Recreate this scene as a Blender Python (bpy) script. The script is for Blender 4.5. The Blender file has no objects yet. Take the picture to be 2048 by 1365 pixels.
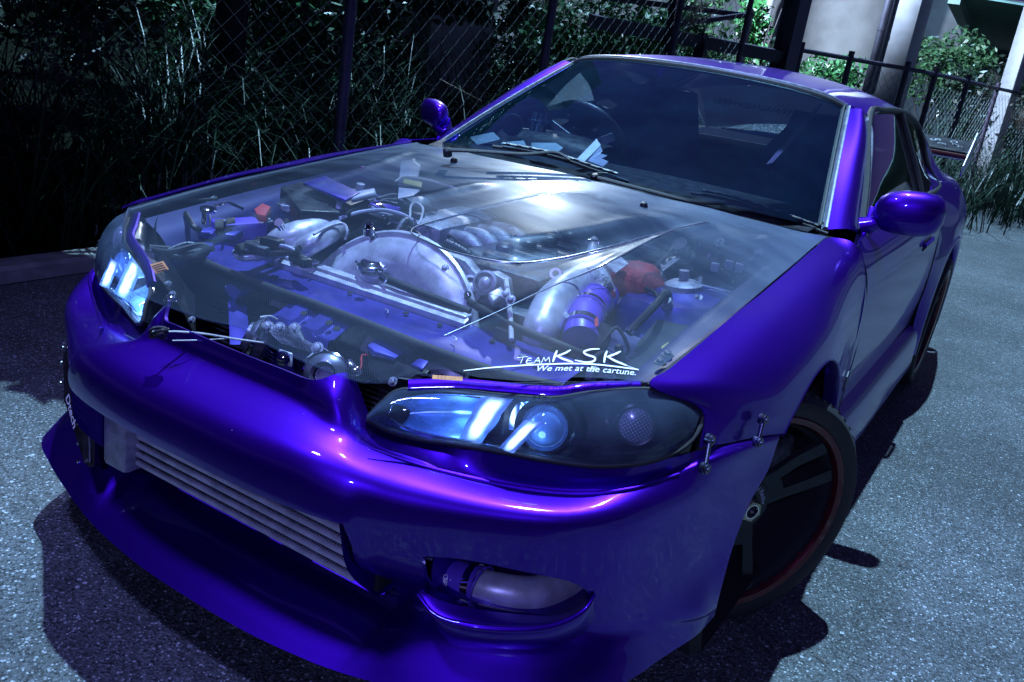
import bpy, bmesh, math, random
import numpy as np
from mathutils import Vector, Matrix, noise

S = bpy.context.scene
rnd = random.Random(7)

# ------------------------------------------------------------------ camera
cam_d = bpy.data.cameras.new('camera'); cam = bpy.data.objects.new('camera', cam_d)
S.collection.objects.link(cam); S.camera = cam
cam_d.sensor_width = 36.0; cam_d.lens = 1793.8/2048*36; cam_d.clip_start = .05; cam_d.clip_end = 400
R3 = np.array([[0.84027652,0.52228824,0.14543164],[0.28462435,-0.19665727,-0.93825098],[-0.46143726,0.82978366,-0.31390243]])
m = Matrix.Identity(4)
for i in range(3):
    m[i][0] = R3[0][i]; m[i][1] = -R3[1][i]; m[i][2] = -R3[2][i]
m[0][3], m[1][3], m[2][3] = 1.16771, -1.917804, 1.244384
cam.matrix_world = m

# ------------------------------------------------------------------ world, lights
W = bpy.data.worlds.new('World'); S.world = W; W.use_nodes = True
nt = W.node_tree; bg = nt.nodes['Background']
sky = nt.nodes.new('ShaderNodeTexSky'); sky.sky_type = 'NISHITA'; sky.sun_disc = False
SUN_DIR = Vector((.12, -.2, -1)).normalized()
sky.sun_elevation = math.asin(-SUN_DIR.z); sky.sun_rotation = math.atan2(-SUN_DIR.x, -SUN_DIR.y)
tint = nt.nodes.new('ShaderNodeMix'); tint.data_type = 'RGBA'; tint.blend_type = 'MULTIPLY'
tint.inputs['Factor'].default_value = 1; tint.inputs[7].default_value = (.46, .30, 1.0, 1)
nt.links.new(sky.outputs[0], tint.inputs[6]); nt.links.new(tint.outputs[2], bg.inputs[0])
bg.inputs[1].default_value = .016
sd = bpy.data.lights.new('overhead_light', 'SUN'); so = bpy.data.objects.new('overhead_light', sd)
S.collection.objects.link(so); sd.energy = 5.0; sd.color = (.39, .70, 1.0); sd.angle = math.radians(.7)
so.rotation_euler = SUN_DIR.to_track_quat('-Z', 'Y').to_euler(); so.location = (0, 0, 20)

def add_lamp(name, loc, to, energy, color, spot, blend=.5, size=.12):
    d = bpy.data.lights.new(name, 'SPOT'); o = bpy.data.objects.new(name, d); S.collection.objects.link(o)
    d.energy = energy; d.color = color; d.spot_size = math.radians(spot); d.spot_blend = blend; d.shadow_soft_size = size
    o.location = loc; o.rotation_euler = (Vector(to)-Vector(loc)).to_track_quat('-Z', 'Y').to_euler()
    return o
# the street lamp whose reflection shows on the bonnet and the one behind the photographer
add_lamp('street_lamp_light', (-4.9, 8.6, 5.5), (.05, .2, .86), 950, (.70, .86, 1.0), 24)
add_lamp('street_lamp_light', (1.9, -5.0, 3.1), (0, -.4, .5), 200, (.30, .32, 1.0), 40)
add_lamp('street_lamp_light', (-.7, -2.3, 5.0), (.2, -.5, .4), 420, (.30, .34, 1.0), 62, .8, .25)
# lamp under the bridge that lights the piers
add_lamp('bridge_lamp_light', (-2.8,7.236,4.195), (-2.865,19.175,2.402), 4200, (.62, .80, 1.0), 95)

S.view_settings.view_transform = 'Standard'; S.view_settings.look = 'None'
S.view_settings.exposure = .66; S.view_settings.gamma = 1; S.view_settings.use_curve_mapping = False
S.cycles.use_denoising = True; S.cycles.max_bounces = 8; S.cycles.transparent_max_bounces = 24
S.cycles.sample_clamp_indirect = 6

# ------------------------------------------------------------------ materials
def mat(name, col, rough=.5, metal=0, coat=0, spec=.5, emit=None, estr=0, alpha=None, noise_amt=0, noise_scale=20, bump=0, bump_scale=60, speck=0, speck_scale=60, coat_rough=.03):
    M = bpy.data.materials.new(name); M.use_nodes = True
    n = M.node_tree; b = n.nodes['Principled BSDF']
    b.inputs['Base Color'].default_value = (*col, 1); b.inputs['Roughness'].default_value = rough
    b.inputs['Metallic'].default_value = metal; b.inputs['Coat Weight'].default_value = coat
    b.inputs['Coat Roughness'].default_value = coat_rough; b.inputs['Specular IOR Level'].default_value = spec
    if emit: b.inputs['Emission Color'].default_value = (*emit, 1); b.inputs['Emission Strength'].default_value = estr
    tc = n.nodes.new('ShaderNodeTexCoord')
    src = None
    if noise_amt:
        t = n.nodes.new('ShaderNodeTexNoise'); t.inputs['Scale'].default_value = noise_scale; t.inputs['Detail'].default_value = 6
        n.links.new(tc.outputs['Object'], t.inputs['Vector'])
        r = n.nodes.new('ShaderNodeMapRange'); r.inputs[1].default_value = .3; r.inputs[2].default_value = .7
        r.inputs[3].default_value = 1-noise_amt; r.inputs[4].default_value = 1+noise_amt
        n.links.new(t.outputs['Fac'], r.inputs[0])
        v = n.nodes.new('ShaderNodeVectorMath'); v.operation = 'SCALE'; v.inputs[0].default_value = col
        n.links.new(r.outputs[0], v.inputs['Scale']); src = v.outputs[0]
        r2 = n.nodes.new('ShaderNodeMapRange'); r2.inputs[1].default_value = .3; r2.inputs[2].default_value = .7
        r2.inputs[3].default_value = max(0, rough*(1-noise_amt*.6)); r2.inputs[4].default_value = min(1, rough*(1+noise_amt*.6))
        n.links.new(t.outputs['Fac'], r2.inputs[0]); n.links.new(r2.outputs[0], b.inputs['Roughness'])
    if speck:
        vt = n.nodes.new('ShaderNodeTexVoronoi'); vt.inputs['Scale'].default_value = speck_scale
        n.links.new(tc.outputs['Object'], vt.inputs['Vector'])
        sep = n.nodes.new('ShaderNodeSeparateColor'); n.links.new(vt.outputs['Color'], sep.inputs[0])
        lim = n.nodes.new('ShaderNodeMath'); lim.operation = 'MULTIPLY_ADD'; lim.inputs[1].default_value = speck; lim.inputs[2].default_value = -speck*.90
        n.links.new(sep.outputs[0], lim.inputs[0])
        lt = n.nodes.new('ShaderNodeMath'); lt.operation = 'LESS_THAN'
        n.links.new(vt.outputs['Distance'], lt.inputs[0]); n.links.new(lim.outputs[0], lt.inputs[1])
        mx = n.nodes.new('ShaderNodeMix'); mx.data_type = 'RGBA'; mx.inputs[6].default_value = (*col, 1); mx.inputs[7].default_value = (.45, .45, .55, 1)
        if src: n.links.new(src, mx.inputs[6])
        n.links.new(lt.outputs[0], mx.inputs['Factor']); src = mx.outputs[2]
        m1 = n.nodes.new('ShaderNodeMath'); m1.operation = 'MULTIPLY_ADD'; m1.inputs[1].default_value = -metal; m1.inputs[2].default_value = metal
        n.links.new(lt.outputs[0], m1.inputs[0]); n.links.new(m1.outputs[0], b.inputs['Metallic'])
    if src: n.links.new(src, b.inputs['Base Color'])
    if bump:
        t2 = n.nodes.new('ShaderNodeTexNoise'); t2.inputs['Scale'].default_value = bump_scale; t2.inputs['Detail'].default_value = 4
        n.links.new(tc.outputs['Object'], t2.inputs['Vector'])
        bp = n.nodes.new('ShaderNodeBump'); bp.inputs['Strength'].default_value = bump; bp.inputs['Distance'].default_value = .004
        n.links.new(t2.outputs['Fac'], bp.inputs['Height']); n.links.new(bp.outputs[0], b.inputs['Normal'])
    return M

def glass(name, tintc, fac, rough=.02, gcol=(1, 1, 1), diffuse=0, dcol=(.3, .4, .5), ior=1.5):
    """thin sheet: transparent + Fresnel gloss (+ a little dusty diffuse veil, also painted glow and haze)"""
    M = bpy.data.materials.new(name); M.use_nodes = True; n = M.node_tree
    n.nodes.remove(n.nodes['Principled BSDF']); out = n.nodes['Material Output']
    tr = n.nodes.new('ShaderNodeBsdfTransparent'); tr.inputs[0].default_value = (*tintc, 1)
    gl = n.nodes.new('ShaderNodeBsdfGlossy'); gl.inputs['Roughness'].default_value = rough; gl.inputs[0].default_value = (*gcol, 1)
    fr = n.nodes.new('ShaderNodeFresnel'); fr.inputs[0].default_value = ior
    mu = n.nodes.new('ShaderNodeMath'); mu.operation = 'MULTIPLY'; mu.inputs[1].default_value = fac; n.links.new(fr.outputs[0], mu.inputs[0])
    mx = n.nodes.new('ShaderNodeMixShader'); n.links.new(mu.outputs[0], mx.inputs[0]); n.links.new(tr.outputs[0], mx.inputs[1]); n.links.new(gl.outputs[0], mx.inputs[2])
    last = mx.outputs[0]
    if diffuse:
        df = n.nodes.new('ShaderNodeBsdfDiffuse'); df.inputs[0].default_value = (*dcol, 1)
        tc = n.nodes.new('ShaderNodeTexCoord'); t = n.nodes.new('ShaderNodeTexNoise'); t.inputs['Scale'].default_value = 9; t.inputs['Detail'].default_value = 8
        n.links.new(tc.outputs['Object'], t.inputs['Vector'])
        r = n.nodes.new('ShaderNodeMapRange'); r.inputs[1].default_value = .35; r.inputs[2].default_value = .75; r.inputs[3].default_value = diffuse*.55; r.inputs[4].default_value = diffuse*1.35
        n.links.new(t.outputs['Fac'], r.inputs[0])
        m2 = n.nodes.new('ShaderNodeMixShader'); n.links.new(r.outputs[0], m2.inputs[0]); n.links.new(last, m2.inputs[1]); n.links.new(df.outputs[0], m2.inputs[2]); last = m2.outputs[0]
    n.links.new(last, out.inputs[0]); return M

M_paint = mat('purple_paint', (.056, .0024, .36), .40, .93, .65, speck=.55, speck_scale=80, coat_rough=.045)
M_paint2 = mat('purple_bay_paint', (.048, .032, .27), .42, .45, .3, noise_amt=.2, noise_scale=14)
M_black = mat('black_plastic', (.012, .012, .016), .42, noise_amt=.4, noise_scale=30, bump=.15)
M_rubber = mat('black_rubber', (.014, .014, .016), .65, bump=.2, bump_scale=90)
M_dark = mat('dark_void', (.006, .006, .010), .8, bump=.3)
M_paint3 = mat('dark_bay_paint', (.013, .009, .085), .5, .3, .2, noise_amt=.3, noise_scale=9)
M_alu = mat('brushed_aluminium', (.58, .58, .66), .38, .4, noise_amt=.25, noise_scale=30, bump=.08)
M_cast = mat('cast_aluminium', (.34, .35, .42), .5, .4, noise_amt=.35, noise_scale=40, bump=.4, bump_scale=150)
M_grime = mat('oily_metal', (.07, .075, .095), .48, .5, noise_amt=.6, noise_scale=35, bump=.5, bump_scale=120)
M_chrome = mat('chrome', (.85, .86, .9), .12, 1, noise_amt=.1)
M_silicone = mat('purple_silicone', (.12, .05, .50), .4, 0, .2, noise_amt=.15)
M_red = mat('red_wrap', (.42, .03, .04), .85, bump=.8, bump_scale=160, noise_amt=.35, noise_scale=26)
M_redrim = mat('red_rim', (.085, .005, .012), .4, .6, .5, noise_amt=.3, noise_scale=50)
M_wheel = mat('dark_wheel_grey', (.018, .022, .026), .5, .3, noise_amt=.3)
M_white = mat('white_vinyl', (.85, .85, .9), .5, noise_amt=.06)
M_orange = mat('orange_sticker', (.55, .20, .06), .5, noise_amt=.15)
M_yellow = mat('yellow_tag', (.45, .42, .08), .5, noise_amt=.2)
M_wrap = mat('heat_wrap', (.45, .45, .5), .6, .3, bump=1.0, bump_scale=180, noise_amt=.5, noise_scale=70)
M_greyplast = mat('pale_plastic', (.35, .37, .48), .45, noise_amt=.2)
M_wire = mat('pale_cord', (.55, .55, .55), .6, noise_amt=.2)
M_glass = glass('windscreen_glass', (.74, .86, .95), 2.2, .03, (.6, .85, 1), .018, (.06, .34, .52))  # teal diffuse veil stands in for lamp glow on the dusty screen
M_tint = glass('side_glass', (.20, .20, .28), 1.8, .03)
M_lens = glass('clear_lens', (.93, .95, 1), 1.1, .04, (.8, .9, 1), .11, (.30, .42, .62))  # diffuse part imitates the haze of the lamp's glow
def glow_material():
    M = mat('lit_reflector', (.3, .45, .8), .3, .5); n = M.node_tree; b = n.nodes['Principled BSDF']
    at_ = n.nodes.new('ShaderNodeAttribute'); at_.attribute_name = 'lamp'
    k = n.nodes.new('ShaderNodeMath'); k.operation = 'MULTIPLY'; k.inputs[1].default_value = 5.0; n.links.new(at_.outputs['Fac'], k.inputs[0])
    b.inputs['Emission Color'].default_value = (.38, .64, 1, 1); n.links.new(k.outputs[0], b.inputs['Emission Strength']); return M
M_glow = glow_material()
M_seat = mat('seat_cloth', (.13, .09, .38), .9, bump=.5, bump_scale=300, noise_amt=.2)
M_belt = mat('belt_webbing', (.8, .82, .85), .8, noise_amt=.1)
M_maroon = mat('maroon_edge', (.10, .01, .015), .35, 0, .6)

def hood_material():
    M = bpy.data.materials.new('mesh_weave_sheet'); M.use_nodes = True; n = M.node_tree
    b = n.nodes['Principled BSDF']; out = n.nodes['Material Output']
    tc = n.nodes.new('ShaderNodeTexCoord'); sx = n.nodes.new('ShaderNodeSeparateXYZ'); n.links.new(tc.outputs['Object'], sx.inputs[0])
    def mth(op, a, bb=None, c=None):
        k = n.nodes.new('ShaderNodeMath'); k.operation = op
        for i, v in enumerate((a, bb, c)):
            if v is None: continue
            if isinstance(v, (int, float)): k.inputs[i].default_value = v
            else: n.links.new(v, k.inputs[i])
        return k.outputs[0]
    K = 2*math.pi/.0052
    wv = mth('MULTIPLY', mth('SINE', mth('MULTIPLY', sx.outputs[0], K)), mth('SINE', mth('MULTIPLY', sx.outputs[1], K)))
    ns = n.nodes.new('ShaderNodeTexNoise'); ns.inputs['Scale'].default_value = 5; ns.inputs['Detail'].default_value = 9
    mp = n.nodes.new('ShaderNodeMapping'); mp.inputs['Scale'].default_value = (1, 3.2, 1); n.links.new(tc.outputs['Object'], mp.inputs[0]); n.links.new(mp.outputs[0], ns.inputs['Vector'])
    # the sheet grows denser towards the windscreen
    r = n.nodes.new('ShaderNodeMapRange'); r.interpolation_type = 'SMOOTHSTEP'
    r.inputs[1].default_value = -.45; r.inputs[2].default_value = .38; r.inputs[3].default_value = .17; r.inputs[4].default_value = .86
    diag = mth('MULTIPLY_ADD', mth('ABSOLUTE', mth('ADD', sx.outputs[0], -.12)), -.25, sx.outputs[1])
    n.links.new(mth('ADD', diag, mth('MULTIPLY', mth('SUBTRACT', ns.outputs['Fac'], .5), .25)), r.inputs[0])
    edge = n.nodes.new('ShaderNodeMapRange'); edge.interpolation_type = 'SMOOTHSTEP'; edge.inputs[1].default_value = .57; edge.inputs[2].default_value = .70
    edge.inputs[3].default_value = 0; edge.inputs[4].default_value = .3
    n.links.new(mth('ABSOLUTE', sx.outputs[0]), edge.inputs[0])
    dens = mth('ADD', mth('ADD', r.outputs[0], edge.outputs[0]), mth('MULTIPLY', wv, .19))
    dens = mth('MINIMUM', mth('MAXIMUM', dens, .05), .93)
    b.inputs['Base Color'].default_value = (.105, .14, .205, 1); b.inputs['Roughness'].default_value = .36; b.inputs['Metallic'].default_value = .35
    rr = n.nodes.new('ShaderNodeMapRange'); rr.inputs[1].default_value = .3; rr.inputs[2].default_value = .7; rr.inputs[3].default_value = .26; rr.inputs[4].default_value = .46
    n.links.new(ns.outputs['Fac'], rr.inputs[0]); n.links.new(rr.outputs[0], b.inputs['Roughness'])
    b.inputs['Coat Weight'].default_value = .5; b.inputs['Coat Roughness'].default_value = .08
    tr = n.nodes.new('ShaderNodeBsdfTransparent'); tr.inputs[0].default_value = (.93, .94, 1, 1)
    mx = n.nodes.new('ShaderNodeMixShader'); n.links.new(dens, mx.inputs[0]); n.links.new(tr.outputs[0], mx.inputs[1]); n.links.new(b.outputs[0], mx.inputs[2])
    n.links.new(mx.outputs[0], out.inputs[0]); return M
M_hood = hood_material()

# ------------------------------------------------------------------ mesh helpers
def link(o, parent=None):
    S.collection.objects.link(o)
    if parent: o.parent = parent
    return o
def obj(name, verts, faces, material, parent=None, smooth=True, angle=38):
    me = bpy.data.meshes.new(name); me.from_pydata([tuple(v) for v in verts], [], faces)
    me.validate(); bm = bmesh.new(); bm.from_mesh(me); bmesh.ops.remove_doubles(bm, verts=bm.verts, dist=1e-6)
    bmesh.ops.recalc_face_normals(bm, faces=bm.faces); bm.to_mesh(me); bm.free()
    if isinstance(material, (list, tuple)):
        for k in material: me.materials.append(k)
    else: me.materials.append(material)
    if smooth:
        me.polygons.foreach_set('use_smooth', [True]*len(me.polygons)); me.set_sharp_from_angle(angle=math.radians(angle))
    return link(bpy.data.objects.new(name, me), parent)
def tag(o, label=None, cat=None, group=None, kind=None):
    if label: o['label'] = label
    if cat: o['category'] = cat
    if group: o['group'] = group
    if kind: o['kind'] = kind
    return o
def thing(name, label, cat, loc=(0, 0, 0), group=None):
    o = bpy.data.objects.new(name, None); o.location = loc; o.empty_display_size = .2
    S.collection.objects.link(o); return tag(o, label, cat, group)
def cr(P, n):
    """Catmull-Rom through the points, n steps per span"""
    P = np.array(P, float); Q = np.vstack([2*P[0]-P[1], P, 2*P[-1]-P[-2]]); out = []
    for i in range(len(P)-1):
        a, b, c, d = Q[i:i+4]
        for k in range(n):
            t = k/n
            out.append(.5*((2*b)+(c-a)*t+(2*a-5*b+4*c-d)*t*t+(3*b-a-3*c+d)*t**3))
    out.append(P[-1]); return np.array(out)
def grid_pts(rows, su, sv):
    A = [cr(r, su) for r in rows]
    B = [cr([A[i][j] for i in range(len(A))], sv) for j in range(len(A[0]))]
    return np.array(B)            # [u][v]
def thick_grid(G, th):
    nu, nv = G.shape[:2]
    du = np.gradient(G, axis=0); dv = np.gradient(G, axis=1); N = np.cross(du, dv)
    N /= np.maximum(np.linalg.norm(N, axis=2, keepdims=True), 1e-9)
    V = [tuple(p) for p in G.reshape(-1, 3)]; F = []
    ix = lambda i, j: i*nv+j
    for i in range(nu-1):
        for j in range(nv-1): F.append((ix(i, j), ix(i+1, j), ix(i+1, j+1), ix(i, j+1)))
    if th:
        o = len(V); V += [tuple(p) for p in (G+N*th).reshape(-1, 3)]
        F += [tuple(o+k for k in f[::-1]) for f in F[:]]
        rim = [ix(i, 0) for i in range(nu)]+[ix(nu-1, j) for j in range(1, nv)]+[ix(i, nv-1) for i in range(nu-2, -1, -1)]+[ix(0, j) for j in range(nv-2, 0, -1)]
        for a, b in zip(rim, rim[1:]+rim[:1]): F.append((a, b, o+b, o+a))
    return V, F
def patch(name, rows, material, parent=None, su=6, sv=6, th=.004, mirror=False):
    G = grid_pts(rows, su, sv)
    if mirror: G = G*np.array([-1, 1, 1])
    return obj(name, *thick_grid(G, th if not mirror else -th), material, parent)
def frames(P, closed=False):
    P = [Vector(p) for p in P]; T = []
    for i in range(len(P)):
        a = P[i-1] if i or closed else P[i]; b = P[(i+1) % len(P)] if i < len(P)-1 or closed else P[i]
        T.append((b-a).normalized() if (b-a).length > 1e-9 else Vector((0, 0, 1)))
    n = T[0].orthogonal().normalized(); out = []
    for i in range(len(P)):
        n = (n-T[i]*n.dot(T[i])).normalized(); out.append((P[i], n, T[i].cross(n)))
    return out
def tube_mesh(pts, r, seg=10, smooth=6, cap=True, V=None, F=None, closed=False, flat=1.0):
    V = [] if V is None else V; F = [] if F is None else F
    P = cr(pts, smooth) if smooth > 1 and len(pts) > 2 else np.array(pts, float)
    n = len(P); rs = np.interp(np.linspace(0, 1, n), np.linspace(0, 1, len(r)), r) if isinstance(r, (list, tuple)) else [r]*n
    o = len(V)
    for (p, a, b), q in zip(frames(P, closed), rs):
        for k in range(seg):
            t = 2*math.pi*k/seg; V.append(tuple(p+a*math.cos(t)*q+b*math.sin(t)*q*flat))
    for i in range(n-1 if not closed else n):
        i2 = (i+1) % n
        for k in range(seg):
            F.append((o+i*seg+k, o+i*seg+(k+1) % seg, o+i2*seg+(k+1) % seg, o+i2*seg+k))
    if cap and not closed:
        F.append(tuple(o+k for k in range(seg))[::-1]); F.append(tuple(o+(n-1)*seg+k for k in range(seg)))
    return V, F
def tube(name, pts, r, material, parent=None, seg=10, smooth=6, cap=True, closed=False, flat=1.0):
    return obj(name, *tube_mesh(pts, r, seg, smooth, cap, closed=closed, flat=flat), material, parent)
def basis(z, x=None):
    z = Vector(z).normalized(); x = Vector(x) if x else z.orthogonal(); x = (x-z*x.dot(z)).normalized(); y = z.cross(x)
    return Matrix((x, y, z)).transposed()
def lathe_mesh(prof, o, ax, seg=28, V=None, F=None, a0=0, a1=2*math.pi, x=None):
    V = [] if V is None else V; F = [] if F is None else F
    B = basis(ax, x); o = Vector(o); s = len(V); full = abs(a1-a0-2*math.pi) < 1e-6; n = seg if full else seg+1
    for r, h in prof:
        for k in range(n):
            t = a0+(a1-a0)*k/seg; V.append(tuple(o+B @ Vector((r*math.cos(t), r*math.sin(t), h))))
    for i in range(len(prof)-1):
        for k in range(seg):
            k2 = (k+1) % n; F.append((s+i*n+k, s+i*n+k2, s+(i+1)*n+k2, s+(i+1)*n+k))
    return V, F
def lathe(name, prof, o, ax, material, parent=None, seg=28, angle=38, **k):
    return obj(name, *lathe_mesh(prof, o, ax, seg, **k), material, parent, angle=angle)
def box_mesh(c, s, M=None, V=None, F=None, bev=.004):
    V = [] if V is None else V; F = [] if F is None else F
    bm = bmesh.new(); bmesh.ops.create_cube(bm, size=1)
    for v in bm.verts: v.co = Vector((v.co.x*s[0], v.co.y*s[1], v.co.z*s[2]))
    if bev: bmesh.ops.bevel(bm, geom=bm.edges[:], offset=min(bev, min(s)*.3), segments=2, affect='EDGES', profile=.5)
    M = M or Matrix.Identity(3); c = Vector(c); o = len(V); bm.verts.index_update()
    V += [tuple(c+M @ v.co) for v in bm.verts]; F += [tuple(o+v.index for v in f.verts) for f in bm.faces]
    bm.free(); return V, F
def box(name, c, s, material, parent=None, M=None, bev=.004):
    return obj(name, *box_mesh(c, s, M, bev=bev), material, parent)
def rotz(a): return Matrix.Rotation(math.radians(a), 3, 'Z')
def prism_mesh(poly, d, V=None, F=None):
    """3-D polygon extruded by the vector d"""
    V = [] if V is None else V; F = [] if F is None else F; o = len(V); n = len(poly); d = Vector(d)
    V += [tuple(p) for p in poly]+[tuple(Vector(p)+d) for p in poly]
    F += [tuple(o+k for k in range(n))[::-1], tuple(o+n+k for k in range(n))]
    F += [(o+k, o+(k+1) % n, o+n+(k+1) % n, o+n+k) for k in range(n)]; return V, F
def prism(name, poly, d, material, parent=None, bev=0):
    o = obj(name, *prism_mesh(poly, d), material, parent, smooth=True, angle=30)
    if bev:
        bm = bmesh.new(); bm.from_mesh(o.data)
        bmesh.ops.bevel(bm, geom=[e for e in bm.edges if len(e.link_faces) == 2 and e.calc_face_angle(0) > .5], offset=bev, segments=2, affect='EDGES', profile=.5); bm.to_mesh(o.data); bm.free()
        o.data.polygons.foreach_set('use_smooth', [True]*len(o.data.polygons)); o.data.set_sharp_from_angle(angle=math.radians(38))
    return o
def bolt_mesh(p, ax, r=.008, V=None, F=None):
    V, F = lathe_mesh([(0, .0), (r*1.5, 0), (r*1.5, r*.35), (r*.95, r*.4)], p, ax, 14, V, F)
    V, F = lathe_mesh([(r*.95, r*.4), (r*.95, r*1.1), (r*.7, r*1.25), (0, r*1.25)], p, ax, 6, V, F); return V, F
def bolts(name, pts, ax, r, material, parent):
    for p in pts: obj(name, *bolt_mesh(p, ax, r), material, parent)
def text_mesh(s, size, fn, th=.0006, shear=0, bold=0):
    cu = bpy.data.curves.new('t', 'FONT'); cu.body = s; cu.size = size; cu.shear = shear; cu.align_x = 'CENTER'; cu.align_y = 'CENTER'; cu.offset = bold; cu.resolution_u = 3
    o = bpy.data.objects.new('t', cu); S.collection.objects.link(o); dg = bpy.context.evaluated_depsgraph_get()
    me = o.evaluated_get(dg).to_mesh(); V = [fn(v.co.x, v.co.y) for v in me.vertices]; F = [tuple(p.vertices) for p in me.polygons]
    o.evaluated_get(dg).to_mesh_clear(); bpy.data.objects.remove(o); bpy.data.curves.remove(cu); return V, F
def boolean(o, cutters):
    for c in cutters:
        md = o.modifiers.new('b', 'BOOLEAN'); md.operation = 'DIFFERENCE'; md.object = c; md.solver = 'EXACT'
    dg = bpy.context.evaluated_depsgraph_get(); me = bpy.data.meshes.new_from_object(o.evaluated_get(dg))
    o.modifiers.clear(); old = o.data; o.data = me; me.name = old.name; bpy.data.meshes.remove(old)
    for c in cutters: bpy.data.objects.remove(c)
    me.polygons.foreach_set('use_smooth', [True]*len(me.polygons)); me.set_sharp_from_angle(angle=math.radians(35))
def mir(P): return [(-p[0], p[1], p[2]) for p in P]

def lerp_tab(t,x):
    if x<=t[0][0]: a,b=t[0],t[1]
    elif x>=t[-1][0]: a,b=t[-2],t[-1]
    else:
        for a,b in zip(t,t[1:]):
            if a[0]<=x<=b[0]: break
    return a[1]+(b[1]-a[1])*(x-a[0])/(b[0]-a[0])
ZC=[(-.85,.68),(-.6,.742),(-.4,.79),(-.2,.835),(0,.873),(.2,.903),(.4,.926),(.55,.938)]
ZE=[(-.85,.69),(-.586,.733),(-.347,.773),(0,.816),(.22,.843),(.44,.868),(.56,.877)]
def HZ(x,y):
    s=sum(lerp_tab(ZC,y+d) for d in (-.06,0,.06))/3
    e=sum(lerp_tab(ZE,y+d) for d in (-.06,0,.06))/3
    return s-(s-e)*min(1.3,abs(x)/.69)**2.2

def in_poly(x, y, P):
    c = False
    for (x1, y1), (x2, y2) in zip(P, P[1:]+P[:1]):
        if (y1 > y) != (y2 > y) and x < (x2-x1)*(y-y1)/(y2-y1)+x1: c = not c
    return c
def seg_d(x, y, P):
    best = 9
    for (x1, y1), (x2, y2) in zip(P, P[1:]):
        dx, dy = x2-x1, y2-y1; t = max(0, min(1, ((x-x1)*dx+(y-y1)*dy)/(dx*dx+dy*dy)))
        best = min(best, math.hypot(x-x1-t*dx, y-y1-t*dy))
    return best
def sst(a, b, x):
    t = max(0, min(1, (x-a)/(b-a))); return t*t*(3-2*t)

# ================================================================== THE CAR
car = thing('sports_coupe', 'lowered glossy purple two-door coupe with see-through bonnet showing its engine', 'car')
def dot_bulge(x, y):
    return 0
POLY = [(-.03,-.30), (.05,-.335), (.15,-.338), (.25,-.305), (.315,-.215), (.365,-.10), (.43,.10), (.47,.30), (.12,.30), (.07,.05), (0,-.17)]
RIDGE = [(-.16,-.22), (-.125,-.08), (-.08,.10)]
CRR = [(.33,-.66), (.359,-.54), (.387,-.39), (.418,-.24), (.433,.056), (.47,.22)]
def hood_z(x, y):
    z = HZ(x, y)
    d = seg_d(x, y, POLY+POLY[:1])
    if in_poly(x, y, POLY): z += .030*sst(0, .055, d)*(1-sst(-.02, .27, y))
    elif d < .03: z -= .004*(1-d/.03)*(1-sst(.05, .25, y))
    d = seg_d(x, y, RIDGE); z += .010*math.exp(-(d/.022)**2)*sst(-.22, -.12, y)*(1-sst(.02, .12, y))
    d = seg_d(abs(x), y, CRR); z += .007*math.exp(-(d/.016)**2)
    # outer shoulders of the bonnet
    z += .010*sst(.30, .42, abs(x))*(1-sst(.56, .70, abs(x)))*(1-sst(.2, .5, y))
    return z
YF = [(0,-.822), (.09,-.838), (.21,-.845), (.30,-.838), (.335,-.815), (.36,-.768), (.40,-.745), (.457,-.738), (.529,-.702), (.587,-.638), (.64,-.590), (.676,-.560), (.70,-.53)]
YR = [(0,.335), (.11,.330), (.26,.345), (.39,.375), (.516,.424), (.634,.500), (.69,.560), (.70,.57)]
def hood_edge(y): return .676+.018*sst(-.6, -.1, y)-.004*sst(.2, .6, y)
nu, nv = 121, 96
G = np.zeros((nu, nv, 3))
for i in range(nu):
    u = -1+2*i/(nu-1)
    for j in range(nv):
        v = j/(nv-1); x = u*.683
        for _ in range(2):
            yf, yr = lerp_tab(YF, abs(x)), lerp_tab(YR, abs(x)); y = yf+(yr-yf)*v; x = u*hood_edge(y)
        G[i, j] = (x, y, hood_z(x, y))
hood = obj('hood', *thick_grid(G, 0), M_hood, car, angle=60)
# pale beads stand in for bulge-lip and crease highlights; front lip, side shut lines
M_bead = mat('bright_bead', (.55, .6, .72), .22, .9)
def on_hood(P, off=.001): return [(x, y, hood_z(x, y)+off) for x, y in P]
V, F = tube_mesh(on_hood([(.30,.02),(.12,.02),(.065,.03),(.01,-.12),(-.03,-.30),(.05,-.337),(.15,-.340),(.25,-.307),(.315,-.217),(.365,-.10),(.43,.10),(.47,.24)][2:]), [.0015,.0026,.0026,.0015], 6, 6)
tag(obj('bulge_lip', V, F, M_bead, hood))
for s in (1,):
    obj('crease_highlight', *tube_mesh(on_hood(CRR, .002), [.001, .0018, .001], 6, 4), M_bead, hood)  # pale tube imitates the highlight along the crease
for s in (1, -1):
    tube('hood_seal', [(s*(hood_edge(y)+.006), y, HZ(.69, y)-.012) for y in (-.55,-.35,-.1,.2,.45,.57)], .007, M_rubber, car, 6)
P = [(x*s, lerp_tab(YF, abs(x))) for s in (-1, 1) for x in ((.676,.587,.457,.36,.30,.1) if s < 0 else (0,.1,.30,.36,.457,.587,.676))]
obj('hood_front_edge', *tube_mesh([(x, y, HZ(x, y)-.001) for x, y in P], .0022, 6, 4), M_hood, hood)
for s in (1, -1):
    V, F = lathe_mesh([(.0, .012), (.006, .011), (.010, .006), (.011, 0)], (s*.298,.22,hood_z(.298,.22)), (0,-.3,1), 12)
    obj('washer_nozzle', V, F, M_black, hood)

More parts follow.
